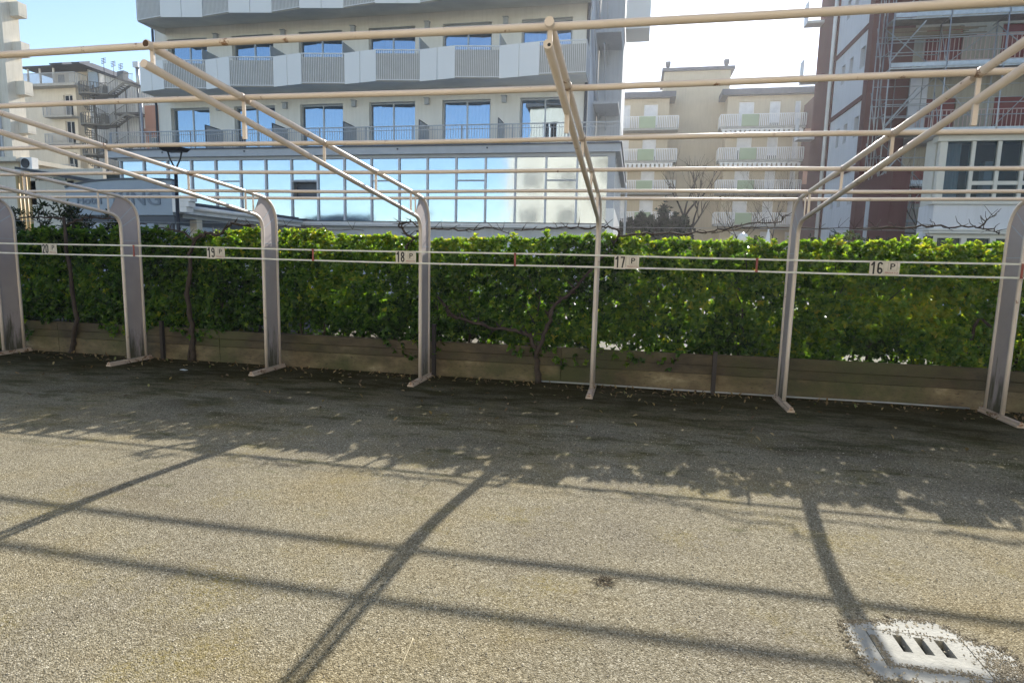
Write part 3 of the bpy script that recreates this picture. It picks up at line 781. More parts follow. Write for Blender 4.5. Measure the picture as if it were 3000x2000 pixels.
    for i in range(420): stone(random.uniform(9.26, 9.56), -4.275+random.gauss(0, .009))
    for i in range(120): stone(random.uniform(9.26, 9.6), -4.06+random.gauss(0, .012))
    o = m.build('drifted_gravel', GR, t); o['kind'] = 'stuff'
drain()

# ================================================================== HOTEL
def railing_mesh(m, a, b, z0, z1, step, bw=.012, rails=(0, 1), top_r=.022):
    """upright bars with a top rail between plan points a and b"""
    a = Vector((*a, 0)); b = Vector((*b, 0)); d = b-a; L = d.length; n = max(2, int(L/step))
    for i in range(n+1):
        p = a + d*(i/n); m.bar((p.x, p.y, z0), (p.x, p.y, z1-.03), bw, bw*1.3, (0, 1, 0))
    for z, r in rails: m.bar((a.x, a.y, z), (b.x, b.y, z), r, r)
    return m

WX = [(-15.37, -13.12), (-11.72, -9.46), (-8.10, -5.84), (-4.49, -2.18), (-.85, 1.46), (2.83, 5.10)]
def window(parent, x0, x1, z0, z1, y, leaves=2, curtain=True, fr=ALU, gl=None, depth=.2, cy=.16, cur=None):
    """window set back in its opening: frame, sashes, panes, curtain"""
    gl = gl or GLASS; f = .06
    m = MB().box(x0, x0+f, y+depth, y+depth+.07, z0, z1).box(x1-f, x1, y+depth, y+depth+.07, z0, z1)
    m.box(x0+f, x1-f, y+depth, y+depth+.07, z1-f, z1).box(x0+f, x1-f, y+depth, y+depth+.07, z0, z0+f)
    for i in range(1, leaves):
        x = x0+(x1-x0)*i/leaves; m.box(x-.035, x+.035, y+depth-.01, y+depth+.06, z0+f, z1-f)
    wd = m.build('window', fr, parent)
    for i in range(leaves):
        a = x0+f+(x1-x0-2*f)*i/leaves; b = x0+f+(x1-x0-2*f)*(i+1)/leaves
        piece('pane', gl, wd, a+.03, b-.03, y+depth+.025, y+depth+.033, z0+f, z1-f)
    if curtain:
        m = MB(); n = 60; b0 = len(m.v); g_ = random.Random(int(x0*97+z0*31)); ca_, cb_ = g_.choice(((0, 1), (0, 1), (0, .62), (.3, 1), (0, .86)))
        for i in range(n+1):
            x = x0+f+(x1-x0-2*f)*(ca_+(cb_-ca_)*i/n); yy = y+depth+cy+.03*math.sin(i*1.35)
            m.v += [(x, yy, z0+f), (x, yy, z1-f)]
        for i in range(n): m.f.append((2*i, 2*i+2, 2*i+3, 2*i+1)); m.s.append(True)
        m.build('curtain', cur or CURTAIN, wd)
    return wd
def wall_with_openings(parent, name, mt, x0, x1, y0, y1, z0, z1, ops):
    """wall slab facing -Y split round rectangular openings (x0,x1,z0,z1), given as rows"""
    m = MB(); rows = sorted({(o[2], o[3]) for o in ops}); z = z0
    for a, b in rows:
        if a > z: m.box(x0, x1, y0, y1, z, a)
        x = x0
        for o in sorted(q for q in ops if (q[2], q[3]) == (a, b)):
            if o[0] > x: m.box(x, o[0], y0, y1, a, b)
            x = o[1]
        if x1 > x: m.box(x, x1, y0, y1, a, b)
        z = b
    if z1 > z: m.box(x0, x1, y0, y1, z, z1)
    return m.build(name, mt, parent)

HY = 21.3
hotel = thing('hotel', 'large off-white hotel block with zigzag balconies and blue glazed doors', 'hotel', (-5, 25, 0))
rows = [(5.80, 8.75), (9.40, 12.08), (12.85, 15.4), (16.2, 18.7)]
ops = [(a, b, r[0], r[1]) for r in rows for a, b in WX]
wall_with_openings(hotel, 'wall', HOTELW, -16.1, 5.88, HY, HY+.3, 0, 20.6, ops)
BX('side_wall', GREYPAINT, hotel, 5.58, 5.88, HY+.302, 27.0, 0, 20.6)
BX('side_wall', HOTELW, hotel, -16.1, -15.8, HY+.302, 32, 0, 20.6)
BX('rear_block', HOTELW, hotel, -15.79, 5.57, 26.9, 32, 0, 20.6)
BX('roof', CONC, hotel, -16.3, 6.1, HY-.3, 32.2, 20.602, 20.9)
BX('room_back', ROOM, hotel, -15.79, 5.57, 23.2, 23.3, 0, 20.6)
BX('side_wing', GREYW, hotel, 5.9, 7.15, 27.002, 33, 0, 20)
MB().box(7.2, 8.45, 27.2, 29.2, 13.6, 13.9).box(7.2, 8.45, 27.2, 27.26, 13.9, 15.2).box(8.39, 8.45, 27.262, 29.2, 13.9, 15.2).build('side_balcony', PANELW, hotel)
m = MB()
for z in (8.9, 12.2, 15.5):
    m.bar((6.02, 22.0, z+3.0), (6.02, 26.8, z), .05, .34); m.bar((6.4, 23.0, z+2.6), (6.4, 27.0, z-.4), .05, .1)
m.build('outer_stair', GREYPAINT, hotel)
for z in (9.3, 12.6): BX('stair_landing', GREYW, hotel, 5.882, 7.1, 24.4, 26.9, z-.12, z)
MB().tube([(-16.16, HY-.05, 5), (-16.16, HY-.05, 20.5)], .06, 8).build('downpipe', DARKTRIM, hotel)
MB().tube([(5.80, HY-.06, 5.8), (5.80, HY-.06, 20.5)], .07, 8).build('downpipe', DARKTRIM, hotel)
for r in rows:
    for i, (a, b) in enumerate(WX):
        window(hotel, a, b, r[0], r[1], HY, 2, True, ALU, GLASS, .22)
for z in (8.66, 12.0):
    for x in (-12.54, -8.86, -5.23, -1.57, 2.11):
        MB().box(x-.10, x+.10, HY-.16, HY-.001, z-.10, z+.16).box(x-.13, x+.13, HY-.22, HY-.001, z+.162, z+.19).build('wall_lamp', GREYPAINT, hotel)
# balconies: zigzag parapet of solid panels and barred lengths
YB, YR = 19.62, 19.20
BACKING = pmat('frosted_backing', (.46, .45, .41), (.42, .41, .37), 2, .6)
def slab(z_f, z_b, front, top):
    m = MB(); pts = front + [(front[-1][0], HY-.002), (front[0][0], HY-.002)]
    zb = [z_f]*len(front) + [z_b, z_b]
    m.hexa([(x, y, z) for (x, y), z in zip(pts, zb)], [(x, y, top) for x, y in pts]); return m
def balcony(kind, z_f, z_b, floor, top):
    f, k = 19.27, 19.55          # front and rear lines of the zigzag
    if kind == 1: marks = [(-15.47, k), (-13.92, f), (-11.88, k), (-10.42, f), (-8.36, k), (-6.80, f), (-4.84, k), (-3.22, f), (-1.30, k), (.37, f), (2.24, k), (4.0, f), (5.93, f)]
    else: marks = [(-15.46, k), (-13.93, f), (-11.93, k), (-10.36, f), (-8.37, k), (-6.83, f), (-4.86, k), (-3.26, f), (-1.30, k), (.30, f), (2.24, k), (3.9, f), (5.93, k)]
    sl = slab(z_f+.02, z_b, [(x, y+.05) for x, y in marks], floor).build('balcony', SOFFIT, hotel)
    for i, (a, b) in enumerate(zip(marks, marks[1:])):
        solid = (i % 2 == 0) if kind == 1 else (i % 2 == 1)
        if solid:
            mx_ = ((a[0]+b[0])/2, (a[1]+b[1])/2)
            for p, q in ((a, mx_), (mx_, b)):
                d = Vector((q[0]-p[0], q[1]-p[1])); L = d.length; d /= L
                p2 = (p[0]+d.x*.012, p[1]+d.y*.012); q2 = (q[0]-d.x*.012, q[1]-d.y*.012)
                MB().bar((p2[0], p2[1], (z_f+top)/2), (q2[0], q2[1], (z_f+top)/2), .035, top-z_f).build('panel', PANELW, sl)
        else:
            m = MB(); railing_mesh(m, a, b, z_f+.04, top-.02, .078, .022, ((top-.02, .04), (z_f+.06, .035)))
            o = m.build('railing', WHITE, sl)
            MB().bar((a[0], a[1]+.05, (z_f+top-.14)/2), (b[0], b[1]+.05, (z_f+top-.14)/2), .008, top-.16-z_f).build('backing_sheet', BACKING, sl)
    e = marks[-1]
    m = MB(); railing_mesh(m, (e[0], e[1]+.03), (e[0], HY-.01), z_f+.04, top-.02, .11, .018, ((top-.02, .04), (z_f+.06, .035))); m.build('railing', GREYPAINT, sl)
    s = marks[0]
    MB().box(s[0]-.02, s[0]+.02, s[1]+.04, HY-.002, z_f, top).build('panel', PANELW, sl)
    for x in (-12.4, -8.8, -5.17, -1.5, 2.14):
        MB().box(x-.015, x+.015, 20.0, HY-.003, floor+.1, floor+1.72).build('divider', ALU, sl)
    return sl
balcony(1, 9.10, 9.29, 9.36, 10.42)
balcony(2, 12.30, 12.60, 12.70, 13.65)
balcony(1, 15.55, 15.8, 15.9, 16.9)
for x in (-12.4, -8.8, -5.17, -1.5, 2.14):
    f = MB().box(x-.02, x+.02, 20.0, 20.05, 5.82, 7.62).box(x-.02, x+.02, 20.05, HY-.003, 7.57, 7.62).build('divider', DARKTRIM, hotel)
    piece('divider_pane', GREYPAINT, f, x-.012, x+.012, 20.05, HY-.003, 5.9, 7.57)

# ---- glazed veranda with roof terrace
VY = 16.5
ver = thing('veranda', 'long glazed ground floor veranda mirroring the blue sky, terrace railing on top', 'veranda', (-3, 18, 0))
BX('roof', GREYPAINT, ver, -14.5, 7.58, 16.28, HY-.004, 5.46, 5.74)
BX('roof', GREYPAINT, ver, 5.9, 7.58, HY-.002, 26.9, 5.46, 5.74)
BX('roof_edge', DARKTRIM, ver, -14.55, 7.62, 16.24, 16.50, 5.742, 5.80)
BX('roof_edge', DARKTRIM, ver, 7.36, 7.62, 16.502, 26.9, 5.742, 5.80)
BX('head_beam', GREYPAINT, ver, -14.0, 7.4, 16.42, 16.60, 5.33, 5.458)
BX('sill', WHITE, ver, -14.0, 7.4, 16.36, 16.60, 2.70, 2.86)
BX('sill_shadow_gap', DARKTRIM, ver, -14.0, 7.1, 16.34, 16.60, 2.862, 2.89)
BX('plinth', GREYW, ver, -14.0, 7.4, 16.62, 16.9, 0, 2.70)
BX('corner_post', GREYPAINT, ver, 7.13, 7.4, 16.43, 16.62, 2.892, 5.328)
BX('end_wall', GREYW, ver, -14.0, -13.95, 16.61, HY-.003, 0, 5.45)
BX('floor', CONC, ver, -13.9, 7.3, 16.91, HY-.004, 2.5, 2.7)
BX('back_wall', CREAMW, ver, -13.9, 7.3, 20.2, 20.4, 2.71, 5.44)
VFRAME = pmat('veranda_frame', (.58, .62, .66), (.52, .56, .60), 3, .45)
mul = []
for i in range(19):
    x = -13.9+i*1.1715; mul.append(x)
    if i < 18: piece('mullion', VFRAME, ver, x-.035, x+.035, 16.43, 16.57, 2.892, 5.328)
for i, (a, b) in enumerate(zip(mul, mul[1:])):
    a += .036; b -= .036
    if i == 7:
        piece('pane', VGLASS, ver, a, b, 16.50, 16.51, 4.52, 5.328); piece('transom', GREYPAINT, ver, a, b, 16.45, 16.55, 4.44, 4.518)
        piece('open_sash', DARKTRIM, ver, a+.03, b-.03, 16.72, 16.74, 3.84, 4.43); piece('transom', GREYPAINT, ver, a, b, 16.45, 16.55, 3.76, 3.83)
        piece('pane', VGLASS, ver, a, b, 16.50, 16.51, 2.892, 3.758)
    elif i in (4, 10, 13, 16):
        z = 4.45
        piece('transom', GREYPAINT, ver, a, b, 16.45, 16.55, z, z+.05); piece('pane', VGLASS, ver, a, b, 16.50, 16.51, z+.052, 5.328); piece('pane', VGLASS, ver, a, b, 16.50, 16.51, 2.892, z-.002)
    else:
        piece('pane', VGLASS, ver, a, b, 16.50, 16.51, 2.892, 5.328)
    piece('blind', CURTAIN, ver, a, b, 17.0, 17.01, 2.9, 4.9)
for i in range(9):
    y = 16.7+i*1.1
    piece('mullion', WHITE, ver, 7.33, 7.39, y, y+.07, 2.9, 5.45)
    if i < 8: piece('pane', VGLASS, ver, 7.355, 7.362, y+.072, y+1.098, 2.9, 5.45)
MB().hexa([(7.14, 16.30, 0), (7.44, 16.30, 0), (7.44, 24, 0), (7.14, 24, 0)], [(7.14, 16.30, 3.44), (7.44, 16.30, 3.44), (7.44, 24, 3.30), (7.14, 24, 3.30)]).build('side_parapet', PANELW, ver)
MB().tube([(7.66, 25.6, 0), (7.66, 25.6, 5.2), (7.6, 25.6, 5.5)], .06, 8).build('downpipe', WHITE, ver)
m = MB(); railing_mesh(m, (-14.4, 16.5), (7.5, 16.5), 5.80, 6.56, .105, .013, ((6.55, .038), (6.40, .020)))
for i in range(12): m.box(-14.4+i*1.99-.02, -14.4+i*1.99+.02, 16.53, 16.57, 5.8, 6.55)
m.build('railing', GREYPAINT, ver)
m = MB(); railing_mesh(m, (7.5, 16.56), (7.5, 26.8), 5.80, 6.56, .12, .013, ((6.55, .038), (6.40, .020))); m.build('railing', WHITE, ver)
for x in (-11.6, -7.7, -1.0, 2.6):
    MB().box(x-.03, x+.03, 16.25, 16.279, 5.62, 5.68).build('roof_spout', DARKTRIM, ver)

# ---- entrance canopy and sign
can = thing('entrance_canopy', 'low flat white entrance canopy with gutter, left of the veranda', 'canopy', (-6.5, 12.5, 0))
MB().box(-9.4, -5.25, 9.75, 16.2, 2.86, 2.99).build('roof', DARKTRIM, can)
MB().box(-9.4, -5.18, 9.70, 16.22, 2.62, 2.858).build('fascia', WHITE, can)
MB().tube([(-5.12, 9.8, 2.80), (-5.12, 16.2, 2.80)], .07, 10).build('gutter', WHITE, can)
MB().box(-9.2, -5.5, 10, 16, 2.50, 2.618).build('ceiling', GREYW, can)
for y in (10.6, 13.6):
    MB().box(-5.75, -5.5, y, y+.25, 0, 2.498).build('pillar', CREAMW, can)
BX('wall', GREYW, can, -13, -9.6, 13.4, 13.6, 0, 2.6)
m = MB()
for z0, z1, x in ((2.96, 3.12, -4.72), (2.80, 2.955, -4.78), (2.64, 2.795, -4.86)): m.box(-5.34, x, 9.4, 9.69, z0, z1)
m.build('cornice_step', WHITE, can)
sg = thing('hotel_sign', 'wide blue-grey hotel sign board reading Hotel KING', 'sign', (-7.2, 9.5, 0))
pt = [(-9.18, 2.53), (-5.37, 2.55), (-5.37, 3.56), (-6.3, 3.59), (-7.2, 3.585), (-8.2, 3.53), (-8.94, 3.42), (-9.18, 3.34)]
SIGN = pmat('sign_face', (.27, .33, .40), (.22, .28, .35), 1.2, .35)
SIGNL = pmat('sign_letter', (.13, .175, .235), None, 3, .4)
MB().hexa([(x, 9.45, z) for x, z in pt], [(x, 9.65, z) for x, z in pt]).build('board', SIGN, sg)
m = MB()
for a, b in zip(pt[2:], pt[3:]): m.bar((a[0], 9.55, a[1]+.03), (b[0], 9.55, b[1]+.03), .26, .05)
m.build('top_trim', DARKTRIM, sg)
lettering('lettering', 'Hotel', SIGNL, sg, -8.76, -7.87, 2.86, 3.08, 9.448, .02)
lettering('lettering', 'KING', SIGNL, sg, -7.43, -5.78, 2.83, 3.25, 9.448, .02)
MB().box(-9.18, -5.37, 9.5, 9.6, 2.3, 2.528).box(-9.1, -8.95, 9.5, 9.6, 0, 2.3).box(-5.6, -5.45, 9.5, 9.6, 0, 2.3).build('support', DARKTRIM, sg)

# ---- street lamp
t = thing('street_lamp', 'black street lamp with forked head in front of the hotel sign', 'street lamp', (-3.13, 7, 0))
MB().tube([(-3.13, 7, 0), (-3.13, 7, 3.52)], [.055, .042], 10).build('pole', DARKMETAL, t)
m = MB()
for s in (-1, 1): m.tube([(-3.13, 7, 3.50), (-3.13+s*.06, 7, 3.60), (-3.13+s*.15, 7, 3.76), (-3.13+s*.20, 7, 3.93)], .02, 8)
m.build('fork', DARKMETAL, t)
MB().hexa([(-3.36, 6.85, 3.93), (-2.90, 6.85, 3.93), (-2.90, 7.15, 3.93), (-3.36, 7.15, 3.93)], [(-3.43, 6.8, 4.02), (-2.83, 6.8, 4.02), (-2.83, 7.2, 4.02), (-3.43, 7.2, 4.02)]).build('lamp_head', DARKMETAL, t)
# globe lamp
t = thing('globe_lamp', 'small white globe garden lamp peeping over the hedge', 'garden lamp', (10.82, 9, 0))
MB().tube([(10.82, 9, 0), (10.82, 9, 1.98)], .03, 8).build('pole', DARKMETAL, t)
m = MB(); R = .135
m.tube([(10.82, 9, 2.09-R*math.cos(a)) for a in [i*math.pi/10 for i in range(11)]], [max(.004, R*math.sin(i*math.pi/10)) for i in range(11)], 16); m.build('globe', pmat('globe_opal', (.9, .9, .88), None, 2, .2), t)
t = thing('sun_umbrella', 'closed white sun umbrella behind the hedge, right of the globe lamp', 'umbrella', (11.98, 12, 0))
MB().tube([(11.98, 12, 0), (11.98, 12, 2.5)], .025, 8).build('pole', WHITE, t)
MB().tube([(11.98, 12, 1.3), (11.98, 12, 1.9), (11.98, 12, 2.48)], [.14, .12, .012], 10).build('canopy', PANELW, t)

# ================================================================== LEFT SIDE
t = thing('left_tower', 'tall cream apartment house at the left edge with small side balconies', 'apartment house', (-43, 38, 0))
BX('wall', CREAMW, t, -58, -40.7, 34, 35.2, 0, 32)
MB().box(-42.4, -41.7, 33.9, 33.998, 0, 32).build('pilaster', GREYW, t)
MB().tube([(-42.0, 33.8, 0), (-42.0, 33.8, 32)], .12, 8).build('downpipe', GREYPAINT, t)
BX('pilaster', CREAMW, t, -41.3, -40.7, 33.85, 33.998, 0, 32)
for i in range(9):
    z = 7.9+i*2.95
    b = MB().box(-40.698, -39.85, 34.5, 35.2, z-.14, z).build('balcony', CREAMW, t)
    MB().box(-39.90, -39.84, 34.5, 35.2, z, z+.9).box(-40.698, -39.90, 34.5, 34.56, z, z+.9).build('parapet', CREAMW, b)
t = thing('ledge_house', 'low cream house wall with deep eave at the left edge, under the tower', 'house', (-25.4, 22, 0))
BX('wall', CREAMW, t, -30, -24.05, 20.4, 26, 0, 6.0)
BX('eave', CREAMW, t, -30, -23.6, 19.9, 26, 6.0, 6.22)
t = thing('air_conditioner', 'white air conditioner unit with round dark fan at far left', 'air conditioner', (-23.3, 20.3, 5.5))
BX('casing', WHITE, t, -23.62, -22.9, 20.15, 20.5, 5.62, 6.22)
o = MB().tube([(-23.30, 20.148, 5.92), (-23.30, 20.10, 5.92)], .25, 20).build('fan_grille', DARKMETAL, t)
MB().box(-24.1, -22.9, 20.2, 20.45, 5.55, 5.60).build('bracket', GREYMETAL, t)
for i in range(5):
    x = -24.02+i*.25
    o = MB().tube([(x, 20.25, 0), (x, 20.25, 5.4)], .085, 10).build('pipe', pmat('ochre_pipe', (.50, .36, .16), (.42, .30, .14), 2, .5) if 'ochre_pipe' not in bpy.data.materials else bpy.data.materials['ochre_pipe'])
    tag(o, ('leftmost ochre pipe', 'second ochre pipe from the left', 'middle ochre pipe', 'fourth ochre pipe from the left', 'rightmost ochre pipe')[i]+' of the upright row under the air conditioner', 'pipe', 'ochre upright pipes at far left')
t = thing('annex', 'small pale annex with dark windows and dark sloping roof, left of the hotel sign', 'annex', (-20.5, 21, 0))
wall_with_openings(t, 'wall', CREAMW, -22.9, -18.4, 20.0, 20.2, 0, 5.6, [(-22.6, -20.6, 3.78, 5.25), (-20.2, -19.0, 3.3, 5.0)])
BX('back_wall', ROOM, t, -22.9, -18.4, 22, 22.2, 0, 5.6)
window(t, -22.6, -20.6, 3.78, 5.25, 20.0, 2, False, WHITE, DGLASS, .1)
window(t, -20.2, -19.0, 3.3, 5.0, 20.0, 1, False, WHITE, DGLASS, .1)
MB().hexa([(-23.0, 19.3, 5.50), (-18.2, 19.3, 4.78), (-18.2, 22.4, 4.78), (-23.0, 22.4, 5.50)], [(-23.0, 19.3, 5.62), (-18.2, 19.3, 4.96), (-18.2, 22.4, 4.96), (-23.0, 22.4, 5.62)]).build('roof', SLATE, t)

t = thing('cream_guesthouse', 'distant cream guesthouse with dark slate roof and railed top floor', 'guesthouse', (-62, 60, 0))
wall_with_openings(t, 'wall', CREAMW, -76, -56.7, 55, 55.3, 0, 20.3, [(-58.5, -57.2, 17.2, 19.55), (-58.45, -57.15, 14.1, 16.6), (-58.4, -57.1, 10.6, 13.0), (-58.4, -57.1, 7.0, 9.4)])
BX('side_wall', CREAMW, t, -57.0, -56.7, 55.302, 62, 0, 20.3)
for z0, z1 in ((17.2, 19.55), (14.1, 16.6), (10.6, 13.0), (7.0, 9.4)):
    window(t, -58.45, -57.15, z0, z1, 55, 2, False, WHITE, DGLASS, .15)
    b = BX('balcony', CONC, t, -60.4, -56.4, 54.0, 54.998, z0-.35, z0-.15)
    m = MB(); railing_mesh(m, (-60.4, 54.0), (-56.4, 54.0), z0-.15, z0+.9, .16, .03, ((z0+.88, .05),)); railing_mesh(m, (-60.4, 54.05), (-60.4, 54.95), z0-.15, z0+.9, .2, .03, ((z0+.88, .05),)); m.build('railing', GREYPAINT, b)
BX('back_wall', ROOM, t, -75, -57.1, 57, 57.2, 0, 20.2)
BX('deck', CONC, t, -63.0, -55.6, 53.9, 61, 20.302, 20.6)
m = MB(); railing_mesh(m, (-62.9, 54.0), (-55.7, 54.0), 20.6, 21.75, .15, .035, ((21.75, .06),)); railing_mesh(m, (-55.7, 54.05), (-55.7, 60.9), 20.6, 21.75, .2, .035, ((21.75, .06),)); m.build('railing', GREYPAINT, t)
BX('penthouse', CREAMW, t, -60.8, -56.2, 56.2, 61, 20.602, 22.5)
BX('penthouse_window', DARKTRIM, t, -60.3, -59.4, 56.15, 56.198, 21.2, 22.2)
BX('penthouse_window', WHITE, t, -58.8, -57.4, 56.15, 56.198, 20.8, 22.3)
for x in (-62.6, -60.9, -59.0): BX('post', WHITE, t, x, x+.15, 54.3, 54.45, 20.602, 22.4)
MB().hexa([(-63.2, 53.6, 22.45), (-54.2, 53.6, 22.45), (-54.2, 62, 22.45), (-63.2, 62, 22.45)], [(-60.8, 56, 23.3), (-55.2, 56, 23.3), (-55.2, 60, 23.3), (-60.8, 60, 23.3)]).build('roof', SLATE, t)
for x in (-60.3, -59.6, -57.2):
    MB().hexa([(x, 55.2, 23.05), (x+1.1, 55.2, 23.05), (x+1.1, 56.6, 23.3), (x, 56.6, 23.3)], [(x, 55.1, 23.2), (x+1.1, 55.1, 23.2), (x+1.1, 56.6, 23.75), (x, 56.6, 23.75)]).build('solar_panel', DARKTRIM, t)
t = thing('corrugated_annex', 'grey clad rear wing with sloping roofline behind the spiral stair', 'building', (-50, 66, 0))
wall_m = MB().hexa([(-55.4, 55.5, 0), (-46.5, 55.5, 0), (-46.5, 64, 0), (-55.4, 64, 0)], [(-55.4, 55.5, 22.5), (-46.5, 55.5, 19.6), (-46.5, 64, 19.6), (-55.4, 64, 22.5)])
wall_m.build('wall', GREYW, t)
m = MB()
for i in range(28):
    x = -55.3+i*.32; m.box(x, x+.12, 55.44, 55.498, 0, 22.4-(x+55.4)*.326)
m.build('cladding_rib', GREYPAINT, t)
m = MB(); m.bar((-55.5, 55.4, 22.62), (-46.4, 55.4, 19.70), .5, .22, (0, 0, 1)); m.build('roof_edge', SLATE, t)
BX('blue_shutter', pmat('blue_striped_door', (.16, .25, .38), (.35, .42, .48), 14, .6), t, -55.2, -53.9, 55.35, 55.435, 20.3, 22.1)
BX('window', SHUTTER, t, -53.6, -53.0, 55.35, 55.435, 20.3, 21.9)
BX('lean_to_roof', SLATE, t, -50.6, -47.4, 53.9, 55.4, 16.9, 17.1)
MB().tube([(-48.7, 55.6, 19.8), (-48.7, 55.6, 22.7)], .2, 10).box(-49.05, -48.35, 55.3, 55.9, 22.4, 23.0).build('flue', GREYMETAL, t)
MB().hexa([(-51.2, 55.3, 21.2), (-50.4, 55.3, 21.0), (-50.4, 56, 21.0), (-51.2, 56, 21.2)], [(-51.2, 55.3, 22.0), (-50.3, 55.3, 22.1), (-50.3, 56, 22.1), (-51.2, 56, 22.0)]).build('roof_vent', DARKTRIM, t)
for i, (x, z, lab) in enumerate(((-53.6, 22.1, 'leftmost rooftop antenna beside the slate roof'), (-52.3, 21.7, 'middle rooftop antenna of three on the sloping roofline'), (-51.3, 21.4, 'rightmost rooftop antenna nearest the roof vent'))):
    a = thing('antenna', lab, 'antenna', (x, 56, z), 'rooftop antennas')
    MB().tube([(x, 56, z), (x, 56, z+1.7)], .03, 6).build('mast', DARKMETAL, a)
    m = MB()
    for q in range(4): m.bar((x-.32, 56, z+1.05+q*.18), (x+.32, 56, z+1.2+q*.16), .05, .05)
    m.build('crossbar', DARKMETAL, a)
# spiral stair
t = thing('spiral_stair', 'grey steel spiral fire stair with railed landings beside the cream guesthouse', 'fire stair', (-52.55, 53.3, 0))
cx, cy = -52.55, 53.3
MB().tube([(cx, cy, 0), (cx, cy, 20)], .12, 8).build('centre_pole', STAIRM, t)
for q in range(84):
    a = q*math.radians(26); z = .5+q*.222
    x, y = math.cos(a), math.sin(a)
    MB().hexa([(cx+.1*x, cy+.1*y, z), (cx+1.0*math.cos(a-.2), cy+1.0*math.sin(a-.2), z), (cx+1.0*math.cos(a+.2), cy+1.0*math.sin(a+.2), z)],
              [(cx+.1*x, cy+.1*y, z+.05), (cx+1.0*math.cos(a-.2), cy+1.0*math.sin(a-.2), z+.05), (cx+1.0*math.cos(a+.2), cy+1.0*math.sin(a+.2), z+.05)]).build('tread', STAIRM, t)
m = MB(); m.tube([(cx+1.02*math.cos(i*.45), cy+1.02*math.sin(i*.45), 1.4+i*.2196) for i in range(85)], .03, 5); 
for i in range(0, 170): a = i*.2269; m.bar((cx+1.02*math.cos(a), cy+1.02*math.sin(a), .45+i*.111), (cx+1.02*math.cos(a), cy+1.02*math.sin(a), 1.4+i*.111), .05, .05)
m.build('handrail', STAIRM, t)
for z in (19.0, 15.7, 12.4, 9.1):
    l = MB().disc((cx, cy), 1.35, z-.22, z-.05, 24).box(cx+.9, cx+2.4, cy-.5, cy+.9, z-.2, z-.051).build('landing', STAIRM, t)
    m = MB()
    for i in range(26):
        a = i*2*math.pi/26; m.bar((cx+1.33*math.cos(a), cy+1.33*math.sin(a), z-.05), (cx+1.33*math.cos(a), cy+1.33*math.sin(a), z+1.05), .06, .06)
    m.tube([(cx+1.33*math.cos(i*2*math.pi/26), cy+1.33*math.sin(i*2*math.pi/26), z+1.06) for i in range(27)], .03, 5)
    railing_mesh(m, (cx+1.3, cy-.5), (cx+2.4, cy-.5), z-.05, z+1.05, .16, .05, ((z+1.05, .05),))
    m.build('landing_rail', STAIRM, l)
    f = MB()
    x0, x1, zz = cx+2.4, cx+5.6, z
    for s in (0, .9): f.bar((x0, cy+s-.3, zz-.1), (x0+2.0, cy+s-.3, zz+1.0), .06, .25); f.bar((x0+2.0, cy+s-.3, zz+1.0), (x1, cy+s-.3, zz+.75), .06, .2)
    f = f.build('flight', STAIRM, t)
    for q in range(6): piece('tread', STAIRM, f, x0+.1+q*.3, x0+.38+q*.3, cy-.27, cy+.57, zz-.05+q*.17, zz-.01+q*.17)
    m = MB()
    for q in range(21):
        x = x0+3.2*q/20; h = zz+min(1.0, (x-x0)*.5) ; m.bar((x, cy-.32, h), (x, cy-.32, h+1.0), .025, .025)
    m.bar((x0, cy-.32, zz+1.0), (x0+2, cy-.32, zz+2.0), .05, .05); m.bar((x0+2, cy-.32, zz+2.0), (x1, cy-.32, zz+1.9), .05, .05); m.build('handrail', STAIRM, f)
for x in (cx+2.5, cx+4.0, cx+5.6): MB().tube([(x, cy+.3, 0), (x, cy+.3, 19.5)], .07, 6).build('post', STAIRM, t)
t = thing('terracotta_house', 'terracotta coloured house sliver between the fire stair and the hotel', 'house', (-34, 43, 0))
wall_with_openings(t, 'wall', TERRA, -33.9, -31.0, 40, 40.3, 0, 14.0, [(-33.6, -32.6, 9.0, 11.4)])
BX('side_wall', TERRA, t, -31.3, -31.0, 40.302, 46, 0, 14.0)
window(t, -33.6, -32.6, 9.0, 11.4, 40, 1, False, WHITE, DGLASS, .15)
BX('back_wall', ROOM, t, -33.8, -31.4, 42, 42.2, 0, 13.9)
BX('cornice', TERRA, t, -34.0, -30.8, 39.6, 39.998, 11.7, 12.0)
MB().tube([(-33.75, 39.5, 0), (-33.75, 39.5, 14.4)], .11, 8).build('downpipe', GREYMETAL, t)

# ================================================================== YELLOW APARTMENT HOUSE
ya = thing('yellow_apartments', 'pale yellow apartment block with dark cornices and striped balconies, centre right', 'apartment house', (10, 58, 0))
fl = [(14.3, 16.7), (11.35, 13.6), (8.4, 10.7), (5.45, 7.7), (2.5, 4.8)]
LW = [(-4.5, -3.4), (-1.6, 0.0), (3.2, 4.2), (6.1, 7.1), (8.4, 9.7)]; RW = [(17.1, 18.45), (19.8, 20.75), (22.0, 22.5)]
wall_with_openings(ya, 'wall', YELLOWW, -8, 10.75, 55, 55.3, 0, 17.2, [(a, b, z0, z1) for a, b in LW for z0, z1 in fl])
wall_with_openings(ya, 'wall', YELLOWW, 16.05, 25, 55, 55.3, 0, 17.2, [(a, b, z0, z1) for a, b in RW for z0, z1 in fl])
BX('tower', YELLOWW, ya, 10.2, 16.4, 57, 63, 0, 20.2)
BX('side_wall', YELLOWW, ya, 10.45, 10.75, 55.302, 56.998, 0, 17.2); BX('side_wall', YELLOWW, ya, 16.05, 16.35, 55.302, 56.998, 0, 17.2)
BX('back_wall', ROOM, ya, -8, 10.2, 56.6, 56.8, 0, 17.1); BX('back_wall', ROOM, ya, 16.5, 25, 56.6, 56.8, 0, 17.1)
